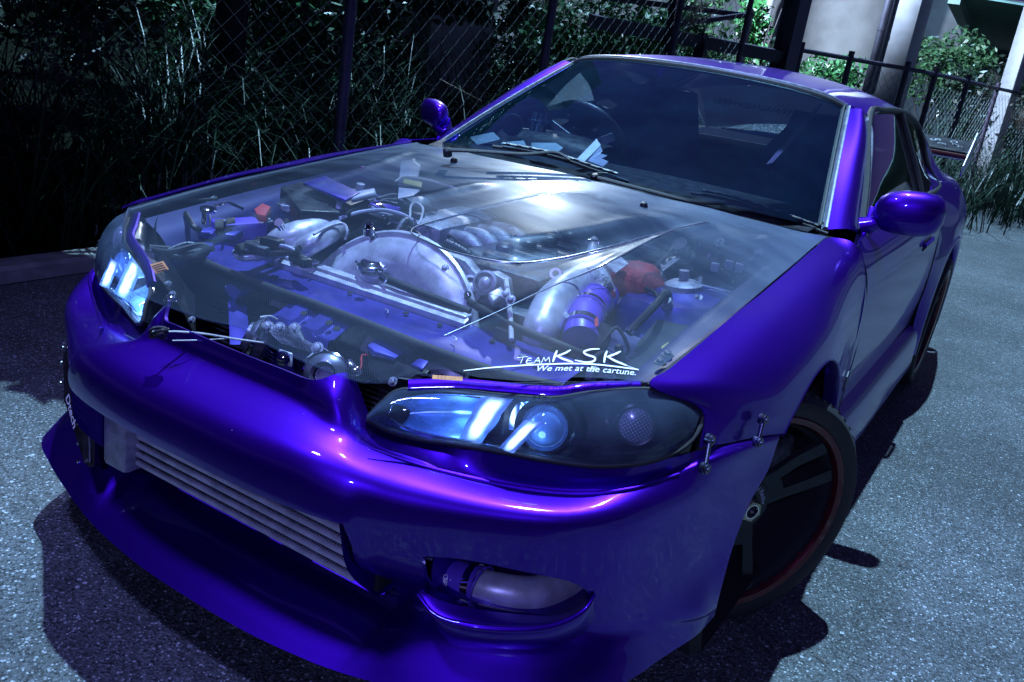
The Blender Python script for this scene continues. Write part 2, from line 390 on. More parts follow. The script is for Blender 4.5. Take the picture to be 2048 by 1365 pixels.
# ---- lettering on the bonnet: TEAM KSK / We met at the cartune.
A0 = Vector((0.49,-0.672,0.722)); A1 = Vector((0.652,-0.535,0.743)); A2 = Vector((0.532,-0.57,0.742))
ux = (A1-A0)/245; uy = Vector((0.545,-0.566,0.742))-Vector((0.571,-0.61,0.733)); uy = uy/30
def hood_px(x, y):        # drawing units: 245 along the underline, y up the bonnet
    p = A0+ux*x+uy*y; return (p.x, p.y, hood_z(p.x, p.y)+.0022)
def stroke(P, w, V, F):
    C = cr(P, 5) if len(P) > 2 else np.array(P, float); o = len(V); n = len(C)
    for i, p in enumerate(C):
        t = C[min(i+1, n-1)]-C[max(i-1, 0)]; t = t/(np.hypot(*t)+1e-9); q = w*(1-.45*abs(2*i/max(1, n-1)-1)**3)/2
        V.append(hood_px(p[0]-t[1]*q, p[1]+t[0]*q)); V.append(hood_px(p[0]+t[1]*q, p[1]-t[0]*q))
    F += [(o+2*i, o+2*i+2, o+2*i+3, o+2*i+1) for i in range(n-1)]
V, F = [], []
for P, w in [([(0,15),(22,17)],2),([(13,17),(8,4)],2),
             ([(30,13),(23,13),(20,4),(32,4)],2),([(21,9),(29,9)],1.8),
             ([(34,3),(43,15)],2),([(43,15),(46,3)],2),([(37,8),(46,8)],1.6),
             ([(49,3),(54,15)],2),([(54,15),(57,7)],2),([(57,7),(64,15)],2),([(64,15),(66,4)],2)]: stroke(P, w, V, F)
obj('lettering', V, F, M_white, hood)['label'] = 'handwritten white word TEAM'
V, F = [], []
for P, w in [([(80,28),(76,18),(72,5)],4.5),([(108,29),(95,22),(78,16)],3.6),([(80,17),(92,11),(112,4)],4),
             ([(168,31),(150,30),(135,25),(140,19),(156,14),(154,7),(138,4),(116,8)],3.6),
             ([(183,28),(178,17),(175,5)],4.5),([(212,29),(198,22),(181,16)],3.6),([(183,17),(198,10),(222,3)],4)]: stroke(P, w, V, F)
obj('lettering', V, F, M_white, hood)['label'] = 'large handwritten white letters KSK'
V, F = [], []
stroke([(-100,-6),(-40,-2),(60,1),(150,1),(235,-2),(246,-3)], 2.6, V, F); stroke([(222,3),(246,-3)], 1.6, V, F)
obj('underline_stroke', V, F, M_white, hood)
V, F = text_mesh('We met at the cartune.', 13.5, lambda x, y: hood_px(138+x*1.56, -8+y*1.12-.012*x), shear=.35, bold=.02)
obj('lettering', V, F, M_white, hood)['label'] = 'small white script line under the underline'

# ---- fenders (front wings)
OUT = [(.782,-.515,.640),(.762,-.488,.695),(.690,-.565,.735),(.692,-.49,.748),(.697,-.36,.770),(.700,-.19,.795),(.701,0,.815),(.701,.22,.843),(.697,.42,.864),(.700,.545,.875),(.765,.560,.872),(.806,.585,.80),(.822,.615,.70),(.826,.635,.58),(.826,.63,.47),(.830,.60,.37),(.838,.55,.26)]
def arch(t, x0=.848, r=.378): return (x0, -r*math.cos(t), .325+r*math.sin(t))
ARC = [arch(math.radians(d)) for d in (49,54,60,66,72,80,90,100,110,122,134,146,158,168,177,185,194)]
SH1 = [(.808,-.43,.632),(.800,-.425,.672),(.768,-.455,.724),(.768,-.40,.738),(.772,-.29,.757),(.774,-.16,.780),(.776,-.01,.798),(.778,.17,.820),(.780,.32,.832),(.786,.43,.834),(.800,.50,.812),(.815,.535,.755),(.825,.565,.66),(.829,.575,.545),(.832,.565,.45),(.836,.54,.355),(.842,.51,.25)]
SH2 = [(.832,-.33,.622),(.836,-.315,.650),(.830,-.31,.688),(.832,-.27,.706),(.834,-.20,.729),(.836,-.115,.745),(.836,-.03,.757),(.836,.08,.764),(.834,.19,.760),(.832,.28,.743),(.832,.36,.712),(.833,.43,.662),(.836,.475,.595),(.839,.49,.50),(.842,.485,.42),(.845,.47,.34),(.848,.465,.245)]
rows = [OUT, SH1, SH2, [(p[0]+.010, p[1], p[2]) for p in ARC]]
# rolled lip
lip = [(r[0]-.03, r[1]*.97, .325+(r[2]-.325)*.97) for r in rows[-1]]
rows_l = rows+[[(r[0]+.002, r[1]*.985, .325+(r[2]-.325)*.985) for r in rows[-1]], lip]
fenders = []
for s in (1, -1):
    f_ = patch('fender', rows_l, M_paint, car, 5, 6, -.003, mirror=s < 0); fenders.append(f_)
tag(fenders[0], 'purple front wing with bolted bumper links')
# wheel-arch liners
for s in (1, -1):
    for y0 in (0, 2.525):
        V, F = lathe_mesh([(.40,-.30),(.40,.0),(.37,.015)], (s*.81, y0, .325), (s, 0, 0), 30)
        V, F = lathe_mesh([(0,-.30),(.40,-.30)], (s*.81, y0, .325), (s, 0, 0), 30, V, F)
        V2 = [(x, y, max(z, .12)) for x, y, z in V]
        obj('arch_liner', V2, F, M_dark, car)

# ---- front bumper
B = [
 [(0.000,-0.852,0.654),(0.130,-0.852,0.656),(0.205,-0.848,0.658),(0.250,-0.805,0.672),(0.298,-0.785,0.592),(0.400,-0.748,0.578),(0.505,-0.722,0.592),(0.600,-0.675,0.597),(0.695,-0.622,0.604),(0.752,-0.552,0.622),(0.800,-0.450,0.630),(0.851,-0.245,0.612)],
 [(0.000,-0.858,0.632),(0.130,-0.858,0.632),(0.210,-0.856,0.634),(0.262,-0.848,0.640),(0.316,-0.825,0.580),(0.412,-0.785,0.556),(0.520,-0.722,0.543),(0.615,-0.670,0.547),(0.700,-0.622,0.568),(0.758,-0.545,0.600),(0.813,-0.450,0.627),(0.857,-0.255,0.606)],
 [(0.000,-0.868,0.611),(0.140,-0.868,0.611),(0.220,-0.868,0.607),(0.282,-0.868,0.598),(0.336,-0.848,0.580),(0.420,-0.805,0.563),(0.530,-0.738,0.549),(0.628,-0.684,0.552),(0.712,-0.633,0.574),(0.768,-0.550,0.596),(0.824,-0.450,0.614),(0.858,-0.268,0.592)],
 [(0.000,-0.944,0.572),(0.150,-0.942,0.572),(0.260,-0.931,0.572),(0.325,-0.913,0.566),(0.375,-0.893,0.556),(0.435,-0.858,0.545),(0.548,-0.790,0.536),(0.655,-0.728,0.540),(0.733,-0.650,0.552),(0.787,-0.552,0.562),(0.822,-0.435,0.563),(0.859,-0.292,0.548)],
 [(0.000,-0.964,0.512),(0.150,-0.962,0.512),(0.270,-0.949,0.512),(0.350,-0.928,0.510),(0.385,-0.905,0.510),(0.440,-0.872,0.506),(0.552,-0.802,0.503),(0.657,-0.736,0.504),(0.734,-0.655,0.506),(0.785,-0.550,0.508),(0.822,-0.435,0.505),(0.850,-0.335,0.490)],
 [(0.000,-0.950,0.455),(0.150,-0.948,0.455),(0.280,-0.934,0.453),(0.360,-0.912,0.450),(0.385,-0.890,0.450),(0.438,-0.860,0.448),(0.549,-0.793,0.446),(0.653,-0.728,0.446),(0.730,-0.648,0.446),(0.781,-0.545,0.446),(0.820,-0.432,0.440),(0.847,-0.365,0.420)],
 [(0.000,-0.905,0.375),(0.150,-0.903,0.375),(0.280,-0.888,0.374),(0.370,-0.866,0.372),(0.385,-0.855,0.372),(0.430,-0.835,0.372),(0.546,-0.778,0.372),(0.648,-0.715,0.374),(0.727,-0.640,0.376),(0.779,-0.540,0.376),(0.818,-0.430,0.370),(0.847,-0.377,0.350)],
 [(0.000,-0.735,0.256),(0.150,-0.733,0.256),(0.280,-0.728,0.257),(0.370,-0.724,0.259),(0.385,-0.738,0.264),(0.425,-0.765,0.274),(0.548,-0.732,0.292),(0.642,-0.685,0.298),(0.722,-0.627,0.302),(0.776,-0.540,0.302),(0.834,-0.448,0.296),(0.847,-0.377,0.280)],
 [(0.000,-0.806,0.220),(0.150,-0.803,0.220),(0.280,-0.795,0.223),(0.358,-0.789,0.225),(0.383,-0.794,0.230),(0.439,-0.803,0.239),(0.564,-0.762,0.252),(0.660,-0.715,0.260),(0.739,-0.628,0.267),(0.787,-0.521,0.270),(0.833,-0.431,0.270),(0.845,-0.365,0.266)],
 [(0.000,-0.870,0.183),(0.150,-0.866,0.183),(0.280,-0.855,0.186),(0.347,-0.847,0.190),(0.381,-0.845,0.194),(0.452,-0.837,0.202),(0.579,-0.795,0.214),(0.678,-0.748,0.225),(0.756,-0.633,0.235),(0.797,-0.506,0.239),(0.833,-0.420,0.246),(0.843,-0.357,0.253)],
 [(0.000,-0.912,0.152),(0.150,-0.908,0.152),(0.280,-0.895,0.156),(0.340,-0.886,0.160),(0.380,-0.879,0.164),(0.460,-0.860,0.172),(0.590,-0.822,0.184),(0.690,-0.775,0.196),(0.768,-0.640,0.208),(0.805,-0.500,0.214),(0.832,-0.415,0.226),(0.842,-0.355,0.242)],
]
BL = [list(r) for r in B]      # the far shoulder sits a little further inboard
for r, d in ((0, {2:(.175,-.848,.657),3:(.222,-.802,.672),4:(.284,-.785,.594)}), (1, {2:(.178,-.856,.632),3:(.212,-.845,.648),4:(.270,-.826,.576)}), (2, {2:(.18,-.866,.611),3:(.222,-.870,.608),4:(.288,-.862,.580)}), (3, {4:(.362,-.892,.552)})):
    for k, p in d.items(): BL[r][k] = p
full = [mir(q[:0:-1])+r for q, r in zip(BL, B)]
bumper = patch('front_bumper', full, M_paint, car, 5, 5, .006)
def cutter(poly, y0, y1): return obj('cut', *prism_mesh([(x, y0, z) for x, z in poly], (0, y1-y0, 0)), M_dark, smooth=False)
def smooth_poly(P, n=4):
    C = cr(P+[P[0]], n)[:-1]; return [tuple(c) for c in C]
MOUTH = [(-.358,.476),(.358,.476),(.366,.43),(.362,.37),(.350,.285),(.338,.264),(-.338,.264),(-.350,.285),(-.362,.37),(-.366,.43)]
DUCT = [(.463,.427),(.519,.433),(.581,.428),(.657,.418),(.690,.399),(.696,.380),(.691,.353),(.655,.337),(.590,.336),(.544,.340),(.489,.344),(.466,.358)]
DL = [(-x, z) for x, z in DUCT]
boolean(bumper, [cutter(MOUTH, -1.2, -.45), cutter(smooth_poly(DUCT, 3), -1.2, -.45), cutter(smooth_poly(DL, 3), -1.2, -.45)])
def tunnel(name, poly, ys, depth, material, s=1):
    V, F = [], []; n = len(poly)
    for k, (sc, dy) in enumerate(((1, 0), (.96, depth))):
        cx = sum(p[0] for p in poly)/n; cz = sum(p[1] for p in poly)/n
        V += [(cx+(x-cx)*sc, ys(x)+dy+.004, cz+(z-cz)*sc) for x, z in poly]
    F += [(k, (k+1) % n, n+(k+1) % n, n+k) for k in range(n)]
    return obj(name, V, F, material, car)
def y_face(x):
    x = abs(x); return lerp_tab([(0,-.88),(.28,-.862),(.37,-.845),(.425,-.825),(.545,-.775),(.655,-.710),(.75,-.62)], x)
for s in (1, -1): patch('mouth_cheek', [[(s*.352,-.925,.478),(s*.36,-.90,.38),(s*.350,-.80,.272)],[(s*.345,-.80,.478),(s*.345,-.78,.38),(s*.340,-.715,.255)],[(s*.30,-.70,.478),(s*.30,-.69,.38),(s*.30,-.66,.255)]], M_paint, bumper, 4, 4, 0)
tunnel('duct_liner', smooth_poly(DUCT, 3), y_face, .16, M_paint); tunnel('duct_liner', smooth_poly(DL, 3), y_face, .16, M_paint)
for s in (1, -1):
    prism('duct_back', [(s*x, y_face(x)+.17, z) for x, z in ((.44,.46),(.76,.46),(.76,.28),(.44,.28))], (0, .004, 0), M_dark, car)
    LP = [(.455,-.828,.344),(.508,-.838,.330),(.574,-.818,.333),(.639,-.775,.338),(.679,-.735,.346),(.702,-.695,.362),(.708,-.670,.385)]
    LD = [(.460,-.822,.352),(.500,-.812,.343),(.56,-.778,.338),(.620,-.735,.336),(.660,-.705,.340),(.690,-.675,.356),(.698,-.662,.385)]
    if s > 0: patch('duct_shelf', [[(s*x, y, z) for x, y, z in r] for r in (LD, LP, [(x, y+.004+(.014 if k == 0 else .004 if k == 1 else 0), z-(.006 if k == 0 else .028)) for k, (x, y, z) in enumerate(LP)], [(x-.002, y+.034, z-(.010 if k == 0 else .060)) for k, (x, y, z) in enumerate(LP)])], M_paint, bumper, 5, 4, 0)
    if s > 0: tube('duct_rim', [(s*x, y, z) for x, y, z in LP], [.003,.006,.007,.006,.003], M_paint, bumper, 10, 6)
    tube('ledge_highlight_rib', [(s*x, y, z) for x, y, z in [(.350,-.864,.590),(.420,-.806,.564),(.53,-.739,.550),(.628,-.685,.553),(.712,-.634,.575),(.768,-.552,.597)]], [.001,.005,.005,.002], M_paint, bumper, 8, 6)
# shoulders either side of the opening, each with its bolt
for s in (1, -1):
    obj('bumper_bolt', *bolt_mesh((.250 if s > 0 else -.222,-.798,.673), (0,-.1,1), .009), M_chrome, bumper)
M_link = mat('dark_chrome', (.12,.12,.18), .25, .95)
# tie links between wing and bumper
for s in (1, -1):
    for a, b in (((0.792,-0.499,0.653), (0.806,-0.541,0.618)), ((0.842,-0.365,0.67), (0.846,-0.38,0.631))):
        if s < 0: a, b = mir([a, b])
        lk = tube('bumper_link', [a, b], .0042, M_link, car, 10, 1)
        for p in (a, b):
            q = Vector(p); ax = Vector((s, -.25, .1)); obj('link_bolt', *lathe_mesh([(0,.009),(.0045,.009),(.0055,.007),(.009,.006),(.009,.002),(.0105,.001),(.0105,-.006),(0,-.006)], q, ax, 16), M_link, lk)
# black panel under the headlight between the bumper and the wing
for s in (1, -1):
    pass
# ---- intercooler behind the mouth
ic = box('intercooler', (0,-.775,.385), (.72,.07,.19), M_dark, car)
for s in (1, -1):
    if s < 0: box('end_tank', (-.318,-.815,.385), (.075,.075,.20), M_cast, ic, bev=.01)
for k in range(9):
    box('intercooler_tube', (.016,-.812,.305+.0205*k), (.60,.03,.0105), M_alu, ic, bev=.003)
V, F = [], []
for k in range(8):
    z0 = .3155+.0205*k
    for i in range(98):
        x = -.29+i*.006; prism_mesh([(x,-.822,z0-.005),(x+.001,-.822,z0-.005),(x+.004,-.822,z0+.005),(x+.003,-.822,z0+.005)], (0,.02,0), V, F)
tag(obj('cooling_fins', V, F, M_grime, ic, smooth=False), kind='stuff')
# charge pipe in the corner duct: purple hose, clamps, aluminium bend
for s in (1, -1):
    hose = tube('silicone_hose', [(s*.395,-.740,.318),(s*.463,-.740,.334),(s*.520,-.734,.343)], .036, M_silicone, car, 24, 4)
    tube('alloy_elbow', [(s*.510,-.735,.342),(s*.556,-.722,.346),(s*.600,-.690,.345),(s*.622,-.635,.342),(s*.63,-.56,.34)], .031, M_alu, car, 24, 6)
    for x, y, z in ((.428,-.740,.327),(.510,-.735,.341)):
        lathe('hose_clamp', [(.0365,-.007),(.0385,-.007),(.0385,.007),(.0365,.007)], (s*x, y, z), (1, .06*s, .22*s), M_chrome, hose, 28)
    tube('zip_tie', [(s*.524,-.733+.037*math.sin(a), .344+.037*math.cos(a)) for a in np.linspace(0, 6.1, 12)], .0025, M_silicone, hose, 6, 3)
V, F = text_mesh('POWER', .0125, lambda x, y: (.472-y, -.78, .336+x), bold=.0006)
V = [(vx, -.7395-math.sqrt(max(0, .0388**2-(vz-.336)**2)), vz) for vx, vy, vz in V]
obj('hose_print', V, F, M_white, hose)
tube('hose_print', [(.472+(.0075*math.cos(t) if abs(math.sin(t)) < 2 else 0), -.7395-math.sqrt(max(0, .0388**2-(.026*math.sin(t))**2)), .336+.026*math.sin(t)) for t in np.linspace(0, 2*math.pi, 25)[:-1]], .0007, M_white, hose, 5, 1, closed=True)
# ---- number-plate-like panel standing at the far corner
pc = Vector((-.66,-.80,.40)); px_ = Vector((-.42,-.80,-.42)).normalized()
pl0 = [(-0.57,-0.79,0.472), (-0.425,-0.83,0.429), (-0.385,-0.86,0.266), (-0.391,-0.87,0.279), (-0.504,-0.84,0.376), (-0.568,-0.8,0.445)]
plate = prism('show_plate', pl0, (.006,.006,.002), M_black, car)
tube('plate_edge', [Vector((-0.49,-0.815,0.439)), Vector((-0.422,-0.838,0.407)), Vector((-0.382,-0.862,0.28))], .0022, M_bead, plate, 6, 1)
c0, c1, c2 = Vector((-0.484,-0.838,0.388)), Vector((-0.433,-0.856,0.345)), Vector((-0.472,-0.838,0.404))
ex = (c1-c0)/2; ey = (c2-c0).normalized()
cc = (c0+c1)/2; w_ = (c1-c0).length
V, F = text_mesh('Dtech', .030, lambda x, y: tuple(cc+(c1-c0).normalized()*x*1.05+ey*y*.9+Vector((-.002,-.006,.001))), bold=.0005)
obj('lettering', V, F, M_white, plate)
for p in ((-0.572,-0.791,0.466), (-0.56,-0.803,0.437), (-0.524,-0.828,0.407), (-0.438,-0.842,0.39), (-0.424,-0.852,0.354), (-0.411,-0.862,0.316), (-0.398,-0.871,0.281)):
    obj('plate_bolt', *lathe_mesh([(0,.004),(.003,.003),(.004,0)], Vector(p)+Vector((0,-.006,0)), (.2,-1,.1), 8), M_chrome, plate)

# ---- headlights
def headlight(s):
    T = [(.296,-.808,.612),(.310,-.790,.640),(.328,-.766,.660),(.400,-.726,.675),(.479,-.690,.682),(.556,-.658,.693),(.610,-.622,.712),(.678,-.566,.727),(.722,-.522,.718),(.762,-.482,.692)]
    Bt = [(.298,-.812,.606),(.335,-.792,.592),(.385,-.770,.589),(.424,-.756,.593),(.486,-.744,.602),(.542,-.724,.605),(.594,-.696,.604),(.668,-.655,.609),(.735,-.590,.624),(.766,-.520,.650)]
    M = (lambda P: [(s*p[0], p[1], p[2]) for p in P])
    root = obj('headlight', *thick_grid(grid_pts([M([(p[0]*.99, p[1]+.085, p[2]-.012) for p in T]), M([(p[0]*.985, p[1]+.10, p[2]-.005) for p in Bt])], 5, 6), 0), M_black, car)
    root['label'] = 'lit headlight with clear lens' if s > 0 else 'lit headlight with bright blue reflector'
    rows = []
    for w in np.linspace(0, 1, 6):
        rows.append([tuple(Vector(a).lerp(Vector(b), w)+Vector((.006,-.014,.012))*4*w*(1-w)*(1 if 0 < i < 9 else .2)) for i, (a, b) in enumerate(zip(T, Bt))])
    lens = patch('lens', [M(r) for r in rows], M_lens, root, 6, 4, 0)
    # black bezel following the outline
    loop = T+Bt[::-1]
    tube('lens_seal', M([(p[0], p[1]+.004, p[2]-.002) for p in loop]), .0048, M_rubber, root, 8, 4, closed=True)
    # dish walls under the lens: dark bowl
    rows = [M([(p[0], p[1]+.006, p[2]-.004) for p in T]), M([(p[0]*.99, p[1]+.06, p[2]-.03) for p in T]), M([(p[0]*.985, p[1]+.08, p[2]-.005) for p in Bt]), M([(p[0], p[1]+.006, p[2]+.003) for p in Bt])]
    patch('bowl', rows, M_bowl, root, 4, 4, 0)
    # projector
    def at(u, w, d):
        i = u*9; k = min(8, int(i)); f = i-k
        a = Vector(T[k]).lerp(Vector(T[k+1]), f); b = Vector(Bt[k]).lerp(Vector(Bt[k+1]), f); p = a.lerp(b, w)+Vector((0, d, -.2*d)); return Vector((s*p.x, p.y, p.z))
    pj = at(.57, .55, .035); ax = Vector((s*.30,-.93,.18))
    pr = lathe('projector', [(.045,-.05),(.045,.004),(.040,.008),(.038,.0),(.036,-.004)], pj, ax, M_chrome, root, 32)
    lathe('projector_lens', [(.036,-.004),(.033,.010),(.024,.020),(.012,.025),(0,.0265)], pj, ax, M_ball, pr, 28)
    lathe('projector_bowl', [(.052,.012),(.062,.006),(.066,-.02)], pj, ax, M_chrome, pr, 32)
    # high beam reflector box, inner
    c = at(.30, .52, .045)
    rf = patch('reflector', [M_(s, r) for r in ([tuple(at2(T, Bt, u, .14, .020)) for u in (.13,.22,.32,.42)], [tuple(at2(T, Bt, u, .4, .062)) for u in (.12,.22,.32,.42)], [tuple(at2(T, Bt, u, .66, .058)) for u in (.11,.22,.32,.42)], [tuple(at2(T, Bt, u, .92, .018)) for u in (.12,.22,.32,.42)])], M_refl, root, 5, 5, 0)
    for u, w, d, e in ((.33,.45,.020,.075 if s > 0 else .55),(.60,.75,.002,.035)):
        ld = bpy.data.lights.new('headlight_bulb', 'POINT'); lo = bpy.data.objects.new('headlight_bulb', ld); S.collection.objects.link(lo); lo.parent = root
        q = at2(T, Bt, u, w, d); lo.location = (s*q.x, q.y, q.z); ld.energy = e; ld.color = (.30,.58,1); ld.shadow_soft_size = .012
    # lit divider plate and lower light strip
    for (ua, ub, wa, wb, sl, d0) in ((.395,.475,.06,.92,-.035,.010), (.525,.585,.42,.97,-.03,-.002)):
        gr = np.array([[at2(T, Bt, ua+(ub-ua)*i/14+sl*j/14, wa+(wb-wa)*j/14, d0+.006*math.cos(i/14*3)) for j in range(15)] for i in range(15)]); gr[..., 0] *= s
        lo_ = obj('light_strip', *thick_grid(gr, 0), M_glow, root)
        at_ = lo_.data.attributes.new('lamp', 'FLOAT', 'POINT'); kv = {tuple(np.round(gr[i, j], 4)): (i, j) for i in range(15) for j in range(15)}
        for v in lo_.data.vertices:
            i, j = kv.get(tuple(np.round(np.array(v.co[:]), 4)), (0, 0)); x_, y_ = (i-7)/7, (j-7)/7
            at_.data[v.index].value = math.exp(-(x_/.48)**4)*math.exp(-(y_/.80)**6)*(.75+.25*math.sin(9*y_+4*x_))
    # corner marker with faceted lens
    cl = at(.80, .50, .024); ax = Vector((s*.45,-.86,.2))
    mk = lathe('marker_lamp', [(.038,-.02),(.038,.0),(.034,.004),(.030,.003)], cl, ax, M_bowl, root, 28)
    V, F = lathe_mesh([(.031,.002),(.028,.008),(.018,.012),(0,.014)], cl, ax, 24); obj('marker_lens', V, F, M_marker, mk)
    V, F = [], []; Bm = basis(ax)
    for i in range(-5, 6):
        for j in range(-5, 6):
            if i*i+j*j < 27:
                lathe_mesh([(0,.0030),(.0012,.0022),(.0019,0)], cl+Bm @ Vector((i*.0052,j*.0052,.013-.00018*(i*i+j*j)*1.4)), ax, 6, V, F)
    obj('lens_facets', V, F, M_facet, mk)
    # inner bezel sweep round the projector and marker
    tube('bezel_arc', M_(s, [tuple(at2(T, Bt, u, w, .012)) for u, w in ((.62,.08),(.72,.14),(.84,.16),(.92,.36),(.93,.66),(.86,.86),(.74,.9))]), .0022, M_grime, root, 6, 5)
    tube('bezel_arc', M_(s, [tuple(at2(T, Bt, u, w, .012)) for u, w in ((.10,.42),(.16,.16),(.28,.10),(.42,.07))]), .002, M_chrome, root, 6, 5)
    tube('bezel_arc', M_(s, [tuple(at2(T, Bt, u, w, .012)) for u, w in ((.10,.6),(.18,.86),(.32,.93),(.50,.95))]), .002, M_chrome, root, 6, 5)
    return root
def M_(s, P): return [(s*p[0], p[1], p[2]) for p in P]
def at2(T, Bt, u, w, d):
    i = u*9; k = min(8, int(i)); f = i-k
    a = Vector(T[k]).lerp(Vector(T[k+1]), f); b = Vector(Bt[k]).lerp(Vector(Bt[k+1]), f); return a.lerp(b, w)+Vector((0, d, -.2*d))
M_bowl = mat('dark_bezel', (.018,.024,.03), .28, .3, .3, noise_amt=.3)
M_ball = mat('projector_glass', (.10,.20,.48), .05, .25, 1, emit=(.1,.3,1), estr=.08, noise_amt=.3, noise_scale=40)
M_marker = mat('marker_glass', (.16,.16,.24), .2, .3, .6)
M_facet = mat('marker_facets', (.75,.75,.95), .12, .6)
M_refl = mat('blue_chrome_reflector', (.22,.38,.72), .28, .7, noise_amt=.3, noise_scale=25)
headlight(1); headlight(-1)

# ---- cowl, windscreen, pillars, roof
WB = [(0,.375,.930),(.15,.385,.928),(.30,.415,.922),(.44,.470,.912),(.56,.545,.900),(.655,.650,.882)]
WT = [(0,1.165,1.252),(.13,1.168,1.250),(.25,1.178,1.245),(.36,1.195,1.236),(.45,1.217,1.222),(.512,1.250,1.200)]
rows = []
for w in np.linspace(0, 1, 7):
    rows.append([tuple(Vector(a).lerp(Vector(b), w)+Vector((0,-.006,.006))*4*w*(1-w)) for a, b in zip(WB, WT)])
fullw = [mir(r[:0:-1])+r for r in rows]
screen = patch('windscreen', fullw, M_glass, car, 5, 4, 0)
M_mould = mat('grey_moulding', (.22,.23,.28), .4, .3, noise_amt=.3, noise_scale=60)
edge = mir(WT[:0:-1])+WT
side = [rows[k][-1] for k in range(7)]
for s in (1, -1):
    tube('screen_moulding', [(s*(p[0]+.006), p[1]+.004, p[2]) for p in side], .0105, M_mould, screen, 8, 4, flat=.6)
    tube('screen_seal', [(s*(p[0]-.010), p[1]-.004, p[2]+.002) for p in side], .010, M_rubber, screen, 8, 4, flat=.5)
tube('header_moulding', [(p[0], p[1]+.004, p[2]+.003) for p in edge], .008, M_mould, screen, 8, 4)
tube('header_seal', [(p[0], p[1]-.008, p[2]-.006) for p in edge], .010, M_rubber, screen, 8, 4)
# cowl panel
rows = [[(x, lerp_tab(YR, abs(x))-.01, HZ(x, lerp_tab(YR, abs(x)))-.030) for x in (-.69,-.5,-.25,0,.25,.5,.69)],
        [(x, lerp_tab([(0,.375),(.15,.385),(.30,.415),(.44,.47),(.56,.545),(.66,.65),(.72,.68)], abs(x))+.01, lerp_tab([(0,.93),(.3,.922),(.56,.90),(.66,.882),(.72,.87)], abs(x))-.018) for x in (-.69,-.5,-.25,0,.25,.5,.69)]]
cowl = patch('cowl_panel', rows, M_black, car, 4, 4, .004)
# A pillars
for s in (1, -1):
    I = [(p[0]+.010, p[1]+.008, p[2]-.001) for p in side]
    O = [(.735,.79,.872),(.712,.87,.925),(.690,.95,.98),(.665,1.03,1.035),(.640,1.11,1.09),(.612,1.19,1.14),(.582,1.26,1.178)]
    mid = [tuple(Vector(a).lerp(Vector(b), .5)+Vector((.012,-.012,.012))) for a, b in zip(I, O)]
    patch('windscreen_pillar', [[(s*p[0], p[1], p[2]) for p in r] for r in (I, mid, O)], M_paint, car, 5, 5, .004*s)
    tube('drip_moulding', [(s*(p[0]+.004), p[1]+.006, p[2]) for p in O+[(.583,1.42,1.205),(.585,1.75,1.21),(.583,2.1,1.195),(.60,2.5,1.12),(.625,2.8,1.02),(.65,3.02,.93)]], .008, M_mould, car, 8, 4)
RS = [(.512,1.258,1.200),(.583,1.27,1.182)]
RY = [1.258,1.45,1.75,2.05,2.35,2.55]
ctr = {1.258:(1.172,1.254),1.45:(1.42,1.278),1.75:(1.75,1.290),2.05:(2.05,1.283),2.35:(2.36,1.252),2.55:(2.56,1.218)}
sd_ = {1.258:(.583,1.27,1.182),1.45:(.583,1.45,1.207),1.75:(.584,1.75,1.212),2.05:(.582,2.05,1.198),2.35:(.588,2.35,1.160),2.55:(.602,2.52,1.112)}
rows = []
for y in RY:
    cy, cz = ctr[y]; sx, sy, sz = sd_[y]; row = []
    for f in (0,.22,.44,.62,.80,.92,1):
        g = f**2.6
        row.append((sx*f, cy+(sy-cy)*f**2, cz+(sz-cz)*g-.0))
    if y == 1.258:
        row = [(p[0], p[1]+.008, p[2]+.001) for p in WT[:1]]+[(.13,1.176,1.251),(.25,1.186,1.246),(.36,1.203,1.237),(.45,1.225,1.223),(.520,1.255,1.203),(.583,1.27,1.182)]
    rows.append(row)
roof = patch('roof', [mir(r[:0:-1])+r for r in rows], M_paint, car, 4, 5, .005)
